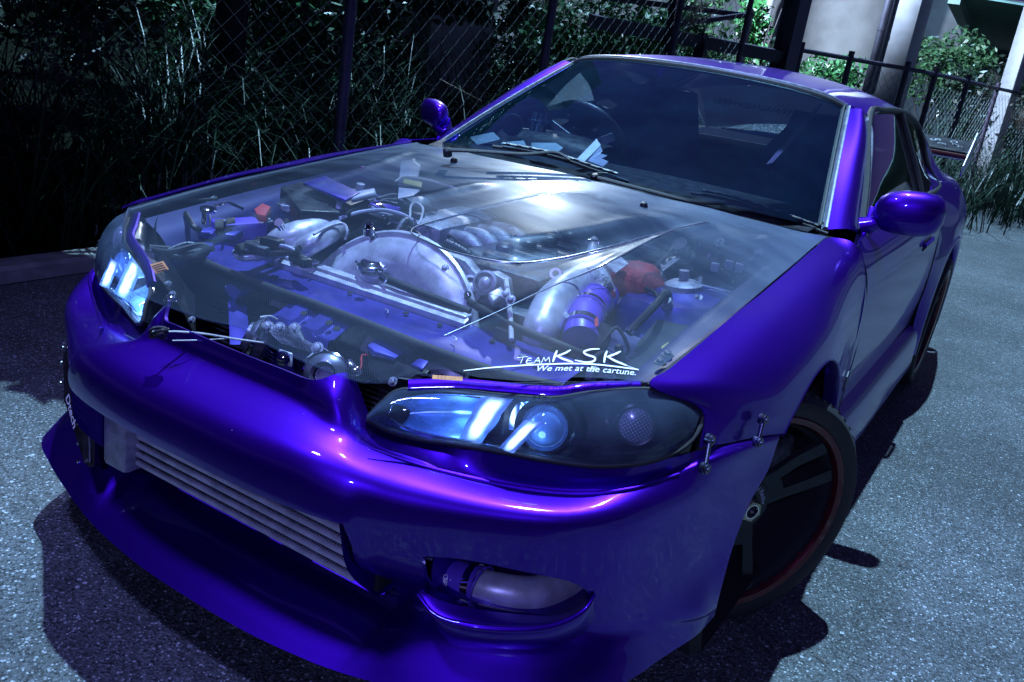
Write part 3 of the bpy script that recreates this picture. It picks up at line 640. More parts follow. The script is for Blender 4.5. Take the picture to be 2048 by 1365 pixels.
# rear screen and quarter panels
RB = [(0,3.10,.985),(.2,3.09,.982),(.4,3.06,.972),(.56,3.0,.955)]
RTp = [(0,2.57,1.214),(.2,2.565,1.210),(.4,2.55,1.19),(.575,2.52,1.13)]
patch('rear_screen', [mir(r[:0:-1])+r for r in (RTp, [tuple(Vector(a).lerp(Vector(b), .5)+Vector((0,.01,.015))) for a, b in zip(RTp, RB)], RB)], M_tint, car, 4, 4, 0)
BELT = [(.740,.69,.874),(.748,1.0,.885),(.752,1.4,.895),(.755,1.8,.905),(.752,2.1,.912)]
for s in (1, -1):
    # rear quarter with pillar
    Q = [[(.602,2.52,1.115),(.612,2.60,1.085),(.636,2.80,1.01),(.655,2.96,.955),(.66,3.12,.935),(.64,3.35,.925)],
         [(.640,2.36,1.02),(.665,2.52,.99),(.69,2.78,.955),(.705,2.95,.93),(.71,3.15,.915),(.69,3.38,.905)],
         [(.752,2.10,.912),(.758,2.35,.912),(.758,2.65,.905),(.757,2.95,.895),(.752,3.2,.88),(.725,3.40,.865)],
         [(.800,2.08,.82),(.815,2.33,.825),(.828,2.60,.82),(.825,2.92,.80),(.810,3.2,.78),(.775,3.42,.77)],
         [(.825,2.08,.66),(.846,2.24,.68),(.856,2.53,.712),(.850,2.84,.67),(.835,3.15,.62),(.80,3.44,.60)],
         [(.822,2.08,.45),(.856,2.165,.45),(.862,2.165,.43),(.860,2.90,.42),(.842,3.15,.42),(.80,3.44,.42)]]
    Q2 = Q[:5]
    patch('quarter_panel', [[(s*p[0], p[1], p[2]) for p in r] for r in Q2], M_paint, car, 5, 5, -.004*s)
    arc = [(.860, 2.525-.375*math.cos(a), .325+.378*math.sin(a)) for a in np.radians([-14,10,35,60,90,120,145,170,194])]
    O2 = [(.835,2.10,.24),(.825,2.09,.40),(.825,2.08,.58),(.826,2.09,.665),(.852,2.50,.715),(.850,2.84,.675),(.838,3.10,.63),(.836,3.15,.42),(.825,3.15,.22)]
    patch('quarter_panel', [[(s*p[0], p[1], p[2]) for p in r] for r in (O2, [tuple(Vector(a).lerp(Vector(b), .5)+Vector((.004,0,0))) for a, b in zip(O2, arc)], arc, [(p[0]-.03, 2.525+(p[1]-2.525)*.97, .325+(p[2]-.325)*.97) for p in arc])], M_paint, car, 4, 5, -.003*s)
    # doors
    st = [.575,.60,.75,1.0,1.3,1.65,1.95,2.07]
    def drow(f): return [(s*f(y)[0], y, f(y)[1]) for y in st]
    dr = [drow(lambda y: (lerp_tab([(.575,.768),(.75,.745),(1.4,.752),(2.1,.754)], y), lerp_tab([(.575,.868),(.8,.878),(2.1,.912)], y))),
          drow(lambda y: (.790+.006*sst(.6,1.5,y), .838+.02*sst(.6,2,y))), drow(lambda y: (.811+.004*sst(.6,1.5,y), .775+.02*sst(.6,2,y))), drow(lambda y: (.823, .70+.01*sst(.6,2,y))),
          drow(lambda y: (.826, .60)), drow(lambda y: (.821, .50)), drow(lambda y: (.812, .43)), drow(lambda y: (.806, .375))]
    door = patch('door', dr, M_paint, car, 4, 5, -.004*s)
    tube('shut_line', [(s*.8265,.578+.0,.30)]+[(s*(x+.0015), y, z) for x, y, z in ((.8305,.60,.375),(.8265,.63,.47),(.8265,.634,.58),(.8225,.614,.70),(.807,.584,.80),(.770,.562,.871))], .0028, M_dark, door, 6, 4)
    tube('shut_line', [(s*x, 2.076, z) for x, z in ((.812,.38),(.828,.50),(.830,.62),(.826,.72),(.814,.80),(.79,.86),(.757,.912))], .0028, M_dark, door, 6, 4)
    hd = prism('door_handle', [(s*.822,1.62,.745),(s*.816,1.62,.785),(s*.816,1.80,.79),(s*.822,1.80,.75)], (s*.006,0,0), M_dark, door, .002)
    tube('handle_grip', [(s*.829,1.61,.768),(s*.834,1.66,.772),(s*.834,1.76,.775),(s*.829,1.81,.775)], .007, M_paint, hd, 8, 4)
    # side glass with rubber frame
    GL = [[(.735,.80,.882),(.742,1.1,.893),(.748,1.5,.902),(.750,1.78,.908)],[(.680,.985,1.0),(.685,1.15,1.01),(.69,1.5,1.02),(.690,1.80,1.02)],[(.583,1.30,1.186),(.586,1.38,1.198),(.589,1.60,1.205),(.590,1.80,1.200)]]
    patch('side_window', [[(s*p[0], p[1], p[2]) for p in r] for r in GL], M_tint, car, 4, 4, 0)
    QG = [[(.750,1.83,.910),(.748,2.02,.915),(.742,2.22,.92),(.735,2.36,.925)],[(.690,1.84,1.02),(.69,2.0,1.02),(.685,2.15,1.01),(.68,2.34,.985)],[(.590,1.84,1.198),(.590,2.0,1.193),(.592,2.2,1.172),(.60,2.36,1.14)]]
    patch('quarter_window', [[(s*p[0], p[1], p[2]) for p in r] for r in QG], M_tint, car, 4, 4, 0)
    tube('window_frame', [(s*x, y, z) for x, y, z in ((.735,.78,.88),(.682,.97,1.005),(.585,1.285,1.188),(.590,1.45,1.206),(.592,1.8,1.208),(.592,2.1,1.19),(.602,2.38,1.14),(.68,2.40,.985),(.738,2.40,.925),(.752,1.9,.912),(.750,1.4,.90),(.737,.8,.882))], .011, M_rubber, car, 8, 4)
    tube('window_post', [(s*.753,1.805,.91),(s*.696,1.82,1.02),(s*.594,1.82,1.203)], .014, M_rubber, car, 8, 4)
    # rain visor over the side glass
    # sill skirt
    sk = [[(.808,.60,.385),(.806,.9,.378),(.806,1.5,.372),(.815,2.08,.372)],[(.846,.60,.345),(.848,.9,.340),(.848,1.5,.335),(.850,2.08,.340)],[(.853,.52,.27),(.856,.9,.265),(.856,1.5,.26),(.858,2.08,.262)],[(.846,.48,.19),(.848,.9,.180),(.848,1.5,.172),(.850,2.10,.175)],[(.78,.48,.17),(.78,.9,.165),(.78,1.5,.16),(.78,2.10,.16)]]
    patch('side_skirt', [[(s*p[0], p[1], p[2]) for p in r] for r in sk], M_paint, car, 5, 5, -.003*s)
    # badge behind the front arch
    prism('wing_badge', [(s*.8445,.475,.505),(s*.8445,.50,.52),(s*.842,.50,.555),(s*.8445,.475,.545)], (s*.004,0,0), M_grime, car)
    # mirrors
    mc = Vector((.842,.80,.955)) if s > 0 else Vector((-.802,.80,.958)); ms = 1 if s > 0 else .74
    prof = [(-1,.0),(-.96,.30),(-.85,.62),(-.6,.88),(-.2,1.0),(.3,1.0),(.7,.92),(.9,.72),(1,.4),(1.02,.0)]
    V, F = [], []; n = 20
    for (h, k) in prof:
        for a in range(n):
            t = 2*math.pi*a/n; ca, sa = math.cos(t), math.sin(t)
            sq = (abs(ca)**3+abs(sa)**3)**(-1/3)
            dep = .055 if ca > 0 else .040
            V.append((mc.x+s*h*.090*ms, mc.y-ca*sq*k*dep*ms+.02*h, mc.z+sa*sq*k*.062*ms+.006*h))
    for i in range(len(prof)-1):
        for a in range(n): F.append((i*n+a, i*n+(a+1) % n, (i+1)*n+(a+1) % n, (i+1)*n+a))
    F += [tuple(range(n))[::-1], tuple((len(prof)-1)*n+a for a in range(n))]
    mr = obj('door_mirror', V, F, M_paint, car, angle=50)
    tube('mirror_arm', [(s*.735,.775,.895),(s*.765,.775,.91),(s*.79,.785,.932)], [.028,.022,.026] if s > 0 else [.022,.016,.016], M_paint, mr, 14, 5)
    prism('mirror_sail', [(s*.742,.745,.868),(s*.735,.80,.955),(s*.738,.84,.90),(s*.742,.83,.882)], (s*.016,0,0), M_paint, mr, .005)
# floors so that nothing shows through, plus two added light blockers
box('floor_pan', (0,1.3,.16), (1.5,3.6,.02), M_dark, car)
box('light_block_beam', (0,-.845,.535), (.66,.12,.05), M_black, car)  # added inside the bumper to stop light reaching the ground ahead
box('light_block_tray', (0,-.64,.16), (1.02,.22,.01), M_dark, car)  # added to keep light from falling through the bay
box('bay_floor', (0,-.10,.24), (1.10,1.15,.02), M_dark, car)
patch('rear_body', [[(-.80,3.44,.42),(-.4,3.52,.42),(0,3.54,.42),(.4,3.52,.42),(.80,3.44,.42)],[(-.80,3.43,.62),(-.4,3.53,.66),(0,3.55,.67),(.4,3.53,.66),(.80,3.43,.62)],[(-.72,3.40,.865),(-.4,3.47,.90),(0,3.49,.905),(.4,3.47,.90),(.72,3.40,.865)],[(-.66,3.12,.935),(-.4,3.12,.965),(0,3.13,.975),(.4,3.12,.965),(.66,3.12,.935)]], M_paint, car, 4, 4, .004)

# ---- rear wing
wing = obj('rear_wing', *thick_grid(grid_pts([[(x, 3.20, 1.035) for x in (-.74,-.3,.3,.74)],[(x, 3.27, 1.052) for x in (-.74,-.3,.3,.74)],[(x, 3.36, 1.060) for x in (-.74,-.3,.3,.74)],[(x, 3.46, 1.085) for x in (-.74,-.3,.3,.74)]], 4, 5), .014), M_black, car)
tube('wing_nose', [(x, 3.197, 1.028) for x in (-.74,0,.74)], .012, M_maroon, wing, 8, 1)
tube('wing_lip', [(x, 3.20, 1.012) for x in (-.74,0,.74)], .004, M_white, wing, 6, 1)
V, F = [], []
for k in range(46):
    x0 = -.72+1.44*(k+rnd.random()*.7)/46; y0 = rnd.uniform(3.23,3.43); r0 = rnd.uniform(.012,.028); a0 = rnd.random()*6
    pts = []
    for i in range(12):
        a = a0+i*.62; r = r0*(1-.065*i); x, y = x0+r*math.cos(a), y0+r*math.sin(a); pts.append((x, y, np.interp(y, [3.20,3.27,3.36,3.46], [1.035,1.052,1.060,1.085])+.0165))
    tube_mesh(pts, .0024, 4, 2, V=V, F=F)
obj('scroll_pattern', V, F, M_white, wing)
for s in (1, -1):
    prism('endplate', [(s*.742,3.17,.93),(s*.742,3.15,.985),(s*.742,3.40,1.15),(s*.742,3.50,1.13),(s*.742,3.42,.98)], (s*.006,0,0), M_alu, wing, .001)
    prism('wing_mount', [(s*.30,3.30,.90),(s*.30,3.38,.90),(s*.30,3.36,1.05),(s*.30,3.30,1.05)], (s*.006,0,0), M_black, wing)

# ---- wheels
def wheel(c, nrm, front=True):
    c = Vector(c); ax = Vector(nrm).normalized(); Bm = basis(ax, (0,0,1)) if abs(ax.z) < .9 else basis(ax)
    w = obj('wheel', *lathe_mesh([(.250,-.20),(.236,-.19),(.216,-.02),(.228,.0)], c, ax, 48), M_dark, car)
    prof = [(.250,.016),(.258,.022),(.275,.026),(.289,.022),(.299,.010),(.304,-.01),(.3055,-.03)]
    prof += [(.3055 if k % 2 else .302, -.036-.014*((k+1)//2)) for k in range(18)]
    prof += [(.304,-.19),(.296,-.205),(.27,-.212),(.25,-.20)]
    ty = obj('tyre', *lathe_mesh(prof, c, ax, 72), M_rubber, w, angle=30)
    V, F = [], []
    for k in range(60):
        a = 2*math.pi*k/60; q = c+Bm @ Vector((.3025*math.cos(a),.3025*math.sin(a),-.012)); t = Bm @ Vector((-math.sin(a), math.cos(a), 0)); n_ = Bm @ Vector((math.cos(a), math.sin(a), 0))
        box_mesh(q, (.012,.030,.006), Matrix((t, ax, n_)).transposed(), V, F, 0)
    obj('tread_block', V, F, M_rubber, ty, smooth=False)['kind'] = 'stuff'
    lathe('rim_lip', [(.228,-.012),(.230,.008),(.236,.018),(.250,.021),(.255,.016),(.251,.006)], c, ax, M_redrim, w, 60)
    lathe('rim_barrel', [(.230,.008),(.225,-.03),(.220,-.12),(.16,-.135),(.0,-.135)], c, ax, M_dark, w, 48)
    lathe('brake_disc', [(.05,-.10),(.145,-.10),(.145,-.12)], c, ax, M_grime, w, 40)
    hub = lathe('hub', [(.0,-.012),(.030,-.012),(.034,-.02),(.066,-.022),(.072,-.03),(.075,-.07),(.075,-.13)], c, ax, M_wheel, w, 36)
    for k in range(3):
        a = math.radians(62+120*k); er = Bm @ Vector((math.cos(a), math.sin(a), 0)); et = Bm @ Vector((-math.sin(a), math.cos(a), 0))
        P_ = lambda r, t, h: tuple(c+er*r+et*t+ax*h)
        # twin-bladed spoke: root web and two blades
        V, F = [], []
        prism_mesh([P_(.045,-.040,-.045),P_(.045,.040,-.045),P_(.105,.046,-.034),P_(.105,-.046,-.034)], ax*.016, V, F)
        for sg in (1, -1):
            prism_mesh([P_(.095,sg*.044,-.035),P_(.095,sg*.016,-.035),P_(.155,sg*.026,-.026),P_(.225,sg*.028,-.010),P_(.225,sg*.062,-.010),P_(.155,sg*.056,-.026)], ax*.015, V, F)
        obj('spoke', V, F, M_wheel, w, angle=25)
    box('brake_caliper', c+Bm @ Vector((.10,-.11,-.09)), (.10,.07,.05), M_grime, w, Bm, .012)
    # hexagonal centre nut with bore
    V, F = lathe_mesh([(.017,-.012),(.019,.004),(.027,.004),(.030,-.001),(.031,-.014)], c, ax, 6); obj('centre_nut', V, F, M_gold, w, angle=20)
    lathe('nut_bore', [(.017,-.014),(.0185,.0045),(.016,.0045),(.015,-.014),(0,-.014)], c, ax, M_chrome, w, 24)
    def arc_txt(x, y, r=.052, mid=0):
        th = mid-x/r; return tuple(c+Bm @ Vector(((r+y)*math.cos(th), (r+y)*math.sin(th), -.0205)))
    for t, mid in (('ADVAN Racing', math.radians(-28)), ('ADVAN', math.radians(150))):
        V, F = text_mesh(t, .0165, lambda x, y: arc_txt(-x if ax.x < -9 else x, y, .050, mid), bold=.0003); obj('hub_lettering', V, F, M_greyplast, hub)
    return w
M_gold = mat('pale_gold', (.42,.38,.26), .35, .85, noise_amt=.3)
STEER = math.radians(-34)
wheel((.788,.012,.306), (math.cos(STEER), math.sin(STEER), -.03))
wheel((-.74,.015,.312), (-math.cos(STEER), -math.sin(STEER), -.03))
wheel((.842,2.525,.312), (1,0,-.02), False); wheel((-.842,2.525,.312), (-1,0,-.02), False)

# ================================================================== ENGINE BAY (parts of the car)
M_bolt = M_chrome
# walls of the bay
for s in (1, -1):
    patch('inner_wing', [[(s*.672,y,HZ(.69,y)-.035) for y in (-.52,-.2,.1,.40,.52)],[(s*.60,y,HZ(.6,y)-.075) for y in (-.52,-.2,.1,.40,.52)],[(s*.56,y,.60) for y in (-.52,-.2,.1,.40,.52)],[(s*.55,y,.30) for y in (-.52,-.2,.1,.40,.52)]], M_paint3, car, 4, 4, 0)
    # strut tower
    st = lathe('strut_tower', [(.17,-.22),(.155,-.03),(.13,0),(.07,.004),(.06,.012),(.0,.014)], (s*.50,.06,.745), (-.12*s,-.05,1), M_paint2, car, 32)
    for a in (20,140,260):
        q = Vector((s*.50+.095*math.cos(math.radians(a)), .06+.095*math.sin(math.radians(a)), .748)); obj('strut_bolt', *bolt_mesh(q, (-.1*s,0,1), .007), M_bolt, st)
    lathe('strut_cap', [(.045,.0),(.045,.012),(.03,.02),(.012,.022),(.012,.045),(0,.047)], (s*.50,.06,.757), (-.12*s,-.05,1), M_cast, st, 24)
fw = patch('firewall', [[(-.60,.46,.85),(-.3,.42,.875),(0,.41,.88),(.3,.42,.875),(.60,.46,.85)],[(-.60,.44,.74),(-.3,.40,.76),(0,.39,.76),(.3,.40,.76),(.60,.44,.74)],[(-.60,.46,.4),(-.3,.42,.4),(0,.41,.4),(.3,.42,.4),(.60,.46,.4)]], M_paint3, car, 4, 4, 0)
tube('firewall_seam', [(0.207,0.623,0.82), (0.283,0.594,0.82), (0.355,0.505,0.82), (0.425,0.35,0.8)], .006, M_paint2, fw, 8, 5)
tube('firewall_seam', [(0.382,0.453,0.82), (0.46,0.565,0.82), (0.551,0.504,0.82), (0.621,0.419,0.8)], .006, M_paint2, fw, 8, 5)
# radiator support panel with its rubber seal
SUP = [(-0.605,-0.418,0.665), (-0.424,-0.367,0.665), (-0.227,-0.375,0.665), (-0.016,-0.375,0.665), (0.188,-0.373,0.665), (0.348,-0.365,0.662), (0.479,-0.345,0.655)]
SUF = [(-0.555,-0.47,0.655), (-0.41,-0.497,0.655), (-0.164,-0.504,0.655), (0.042,-0.51,0.655), (0.231,-0.52,0.655), (0.374,-0.502,0.65), (0.482,-0.453,0.645)]
SUD = [(p[0], p[1]-.006, p[2]-.012) for p in SUF]
sup = patch('radiator_support', [SUP, SUF, SUD], M_paint2, car, 5, 5, .004)
tube('bonnet_seal', [(p[0]+.006, p[1]-.020, p[2]-.004) for p in SUF], .0105, M_rubber, sup, 10, 5)
for p in ((0.079,-0.438,0.667), (0.168,-0.437,0.667), (0.29,-0.421,0.665), (-0.085,-0.431,0.667)):
    lathe('panel_hole', [(0,.0015),(.006,.0015),(.0065,0)], p, (0,-.1,1), M_dark, sup, 14)
for p in ((0.036,-0.456,0.668),(0.227,-0.475,0.668)): tube('scuff', [p, (p[0]+.012,p[1]-.004,p[2]), (p[0]+.022,p[1]-.018,p[2])], .0012, M_alu, sup, 5, 4)
for k, p in enumerate(((0.379,-0.448,0.662), (0.414,-0.447,0.66))): lathe('support_bolt', [(0,.006),(.007,.006),(.008,0)], p, (0,0,1), M_cast, sup, 6)
# front lower bulkhead, condenser mesh
box('condenser', (-.02,-.45,.42), (.95,.02,.26), M_dark, car)
V, F = [], []
for k in range(22): box_mesh((-.02,-.465,.29+.0125*k), (.93,.004,.004), None, V, F, 0)
tag(obj('condenser_fins', V, F, M_grime, car, smooth=False), kind='stuff')
# radiator: top tank, cap, filler neck
rad = prism('radiator', [(-0.387,-0.392,0.682), (-0.386,-0.374,0.69), (0.195,-0.381,0.69), (0.21,-0.395,0.682), (0.21,-0.41,0.676), (-0.364,-0.417,0.676)], (0,.02,-.12), M_alu, car)
box('radiator_tank', (-.095,-.385,.678), (.60,.028,.022), M_alu, rad, bev=.005)
nk = lathe('filler_neck', [(.022,-.035),(.022,.0),(.028,.002),(.028,.008)], (-0.073,-0.373,0.7), (0,-.05,1), M_alu, rad, 28)
cp = lathe('radiator_cap', [(.030,.0),(.033,.002),(.033,.010),(.026,.013),(.022,.018),(.020,.0185),(.0,.017)], (-0.092,-0.359,0.712), (0,-.08,1), M_chrome, nk, 30)
for s in (1, -1):
    c = Vector((-0.092,-0.359,0.712)); prism('cap_ear', [c+Vector((s*.028,-.012,.001)), c+Vector((s*.042,-.009,.001)), c+Vector((s*.042,.009,.001)), c+Vector((s*.028,.012,.001))], (0,0,.008), M_chrome, cp, .002)
tube('overflow_hose', [(-0.045,-0.373,0.705), (0.014,-0.384,0.705), (0.082,-0.381,0.7), (0.155,-0.379,0.695), (0.195,-0.37,0.69)], .0095, M_rubber, rad, 10, 5)
tube('hose_clip', [(-0.053,-0.378,0.712), (-0.02,-0.392,0.712), (-0.025,-0.39,0.7)], .003, M_chrome, rad, 6, 4)
pl = prism('tank_plate', [(-0.31,-0.375,0.694), (-0.229,-0.377,0.694), (-0.221,-0.402,0.692), (-0.304,-0.395,0.692)], (0,.002,.002), M_cast, rad)
# fan shroud: pale half dome with a rolled lip
sc_ = Vector((-.043,-.375,.556)); sa = Vector((0,-1,.42)).normalized()
prof = [(.260,-.012),(.262,.0),(.256,.005),(.248,.0),(.225,.014),(.190,.022),(.170,.016),(.150,.006),(.13,.010),(.10,.026),(.06,.034),(0,.036)]
V, F = lathe_mesh(prof, sc_, sa, 64); sh = obj('fan_shroud', V, F, M_alu, car)
B_ = basis(sa, (1,0,0))
def on_sh(a, r, h): return tuple(sc_+B_ @ Vector((r*math.cos(a), r*math.sin(a), h)))
sp = []
for dx, dy in ((-.012,.016),(-.002,.018),(.004,.012),(.014,.010),(.010,-.002),(.004,-.006),(.003,-.020),(.004,-.034),(-.001,-.036),(-.003,-.022),(-.008,-.004),(-.013,.004)):
    sp.append(tuple(sc_+B_ @ Vector((.150+dx,.115+dy,.014))))
prism('torn_patch', sp, tuple(sa*.0022), M_dark, sh)
bolts('shroud_bolt', [on_sh(math.radians(115),.252,.004), on_sh(math.radians(40),.252,.004)], sa, .006, M_bolt, sh)
lathe('shroud_mount', [(0,.024),(.008,.024),(.009,.016),(.012,.015),(.012,0)], (-0.07,-0.404,0.8), (0,-.1,1), M_chrome, sh, 16)
# black hose and bracket along the front of the engine
tube('top_hose', [(0.171,-0.337,0.7), (0.279,-0.384,0.7), (0.359,-0.393,0.695), (0.439,-0.39,0.69), (0.493,-0.355,0.67)], .009, M_rubber, car, 10, 5)
# intake pipes at left
ip = tube('intake_pipe', [(-0.492,-0.266,0.62), (-0.367,-0.353,0.7), (-0.329,-0.292,0.73), (-0.359,-0.131,0.735), (-0.385,0.043,0.735), (-0.398,0.15,0.735)], [.046,.044,.042,.040,.038], M_alu, car, 28, 6)
tube('branch_pipe', [(-0.432,-0.254,0.62), (-0.272,-0.39,0.715), (-0.25,-0.352,0.745), (-0.299,-0.244,0.745), (-0.409,-0.089,0.72)], [.022,.024,.024,.024,.016], M_alu, ip, 22, 6)
tube('weld_bead', [(-0.222,-0.412,0.765), (-0.241,-0.348,0.772), (-0.243,-0.294,0.775), (-0.217,-0.305,0.765), (-0.213,-0.314,0.745)], .0035, M_cast, ip, 6, 5)
tube('silicone_coupler', [(-0.368,-0.045,0.735), (-0.382,0.018,0.735), (-0.391,0.078,0.735)], .044, M_silicone, ip, 26, 3)
for p, q in (((-0.37,-0.034,0.735), (-0.374,-0.012,0.735)), ((-0.386,0.058,0.735), (-0.39,0.081,0.735))):
    V, F = tube_mesh([p, q], .0460, 26, 1); obj('hose_clamp', V, F, M_chrome, ip)
th = tube('throttle_body', [(-0.376,0.067,0.735), (-0.395,0.158,0.735), (-0.408,0.239,0.735)], [.036,.042,.038], M_cast, car, 18, 4)
box('throttle_motor', (-0.242,-0.014,0.765), (.05,.04,.035), M_grime, th, rotz(20), .006)
tube('cable_loop', [(-0.21,-0.075,0.78), (-0.242,-0.033,0.8), (-0.23,-0.025,0.81), (-0.174,-0.073,0.81), (-0.15,-0.109,0.79), (-0.144,-0.127,0.78)], .0032, M_wire, th, 7, 6)
tube('breather_hose', [(-0.287,-0.254,0.775), (-0.285,-0.184,0.785), (-0.264,-0.122,0.79), (-0.223,-0.091,0.785), (-0.194,-0.082,0.775)], .0055, M_greyplast, car, 8, 6)
# intake plenum and runners behind
box('intake_plenum', (-.22,.12,.72), (.16,.34,.10), M_cast, car, rotz(4), .03)
for k in range(4): tube('intake_runner', [(-.16,.02+.075*k,.73), (-.08,.015+.075*k,.735), (-.02,.01+.075*k,.70)], .024, M_cast, car, 14, 4)
# battery (purple wrapped) with strap and red terminal cover
bt = prism('battery', [(-0.699,-0.389,0.7), (-0.633,-0.352,0.7), (-0.684,-0.211,0.7), (-0.59,-0.223,0.7), (-0.522,-0.369,0.69), (-0.59,-0.428,0.69)], (0,0,-.02), M_paint2, car, .006)
b1 = box('battery_case', Vector((-0.641,-0.302,0.655)), (.20,.14,.11), M_silicone, bt, rotz(-8), .010)
prism('battery_strap', [(-0.571,-0.391,0.715), (-0.574,-0.324,0.715), (-0.549,-0.339,0.7), (-0.548,-0.385,0.675), (-0.54,-0.413,0.69)], (.002,-.004,.006), M_black, bt, .002)
tube('battery_clamp', [(-0.644,-0.419,0.72), (-0.57,-0.459,0.71), (-0.555,-0.447,0.7)], .007, M_black, bt, 8, 4)
tube('clamp_rod', [(-0.592,-0.341,0.66), (-0.529,-0.396,0.71), (-0.509,-0.415,0.735)], .0035, M_grime, bt, 6, 2)
lathe('chrome_valve', [(.012,-.03),(.012,0),(.016,.002),(.016,.010),(.010,.013),(0,.013)], (-0.558,-0.429,0.745), (.1,-.1,1), M_chrome, bt, 18)
lathe('chrome_valve', [(.008,0),(.011,.006),(.008,.012),(0,.013)], (-0.543,-0.421,0.75), (.3,-.8,.4), M_chrome, bt, 16)
rt = prism('terminal_cover', [(-0.515,-0.313,0.735), (-0.561,-0.243,0.735), (-0.522,-0.25,0.735), (-0.479,-0.31,0.725), (-0.499,-0.319,0.725)], (.004,-.008,.020), M_red, bt, .003)
box('red_relay', (-0.707,-0.146,0.77), (.020,.016,.014), M_red, car, rotz(20), .004)
tube('chrome_hose', [(-0.551,-0.41,0.76), (-0.55,-0.372,0.765), (-0.502,-0.367,0.76)], .004, M_chrome, bt, 8, 5)
# dark fuse boxes, relays, brackets at the far side of the bay
fz = prism('fuse_box', [(-0.543,-0.205,0.8), (-0.623,0.029,0.8), (-0.333,-0.087,0.8), (-0.279,-0.229,0.79), (-0.344,-0.335,0.79)], (0,0,-.06), M_black, car, .008)
prism('fuse_lid', [(-0.469,-0.2,0.815), (-0.526,-0.056,0.815), (-0.328,-0.139,0.815), (-0.281,-0.247,0.812)], (0,0,.010), M_paint2, fz, .004)
box('relay', (-0.355,-0.301,0.775), (.026,.018,.028), M_black, fz, rotz(12), .003); box('relay', (-0.344,-0.271,0.775), (.022,.018,.028), M_black, fz, rotz(12), .003)
tube('relay_post', [(-0.301,-0.245,0.77), (-0.335,-0.205,0.81)], .009, M_greyplast, fz, 10, 1)
prism('wiring_connector', [(-0.336,-0.168,0.81), (-0.364,-0.031,0.81), (-0.329,-0.067,0.805), (-0.298,-0.201,0.805)], (0,-.01,.014), M_greyplast, car, .004)
rs = prism('coolant_bottle', [(-0.611,0.378,0.835), (-0.638,0.478,0.835), (-0.542,0.396,0.835), (-0.408,0.211,0.835), (-0.413,0.124,0.835)], (0,0,-.03), M_greyplast, car, .006)
prism('yellow_tag', [(-0.395,0.127,0.83), (-0.342,0.142,0.83), (-0.299,0.082,0.828), (-0.356,0.073,0.828)], (0,-.003,.004), M_yellow, car, .001)
prism('pale_bracket', [(-0.343,0.039,0.82), (-0.303,0.086,0.82), (-0.26,-0.001,0.818), (-0.248,-0.083,0.818)], (0,-.002,.004), M_greyplast, car, .001)
tube('air_line', [(-0.381,0.067,0.83), (-0.39,0.117,0.84), (-0.353,0.155,0.84), (-0.271,0.15,0.84), (-0.227,0.151,0.835)], .003, M_wire, car, 6, 6)
box('pink_clip', (-0.566,0.144,0.83), (.010,.008,.008), mat('pink_clip', (.5,.05,.4), .5), car, None, .002)
# bundles of wiring
rw = random.Random(3)
def loom(a, b, n, spread, r, m=None):
    a, b = Vector(a), Vector(b)
    for k in range(n):
        d = lambda q: Vector((rw.uniform(-q,q), rw.uniform(-q,q), rw.uniform(-q,q)*.6))
        tube('wire', [a+d(spread*.3), a.lerp(b,.3)+d(spread), a.lerp(b,.65)+d(spread), b+d(spread*.3)], r*rw.uniform(.7,1.3), m or rw.choice((M_rubber, M_rubber, M_grime, M_greyplast)), car, 7, 5)
loom((-0.366,-0.51,0.7), (-0.207,-0.469,0.74), 7, .03, .006)
loom((-0.346,-0.172,0.79), (-0.243,-0.007,0.76), 8, .035, .0045)
loom((-0.471,-0.273,0.77), (-0.304,-0.219,0.79), 5, .03, .004)
loom((-0.552,-0.593,0.67), (-0.464,-0.495,0.68), 6, .03, .006)
loom((-0.697,-0.439,0.72), (-0.679,-0.299,0.74), 5, .03, .005)
loom((-0.325,-0.06,0.8), (-0.245,0.081,0.78), 6, .03, .004)
loom((-0.083,-0.068,0.75), (0.085,-0.068,0.74), 5, .03, .0045)
loom((0.049,0.473,0.8), (0.349,0.435,0.8), 7, .03, .0042)
loom((0.092,0.36,0.79), (0.335,0.334,0.78), 6, .03, .0035)
loom((0.457,-0.001,0.68), (0.467,0.273,0.74), 6, .03, .005)
loom((0.506,-0.13,0.66), (0.519,0.123,0.7), 5, .03, .005)
loom((-0.365,-0.233,0.7), (-0.321,-0.537,0.72), 4, .02, .007, M_rubber)
cn = box('wiring_plug', (-0.211,-0.462,0.715), (.07,.026,.022), M_black, car, rotz(-18), .005)
box('wiring_plug', (-0.276,-0.485,0.74), (.05,.03,.026), M_black, car, rotz(15), .005); box('wiring_plug', (-0.296,-0.509,0.725), (.06,.025,.02), M_grime, car, rotz(5), .005)
lathe('plug_cap', [(0,.012),(.010,.012),(.010,-.012)], (-0.293,-0.448,0.775), (.3,-.7,.6), M_chrome, car, 14)
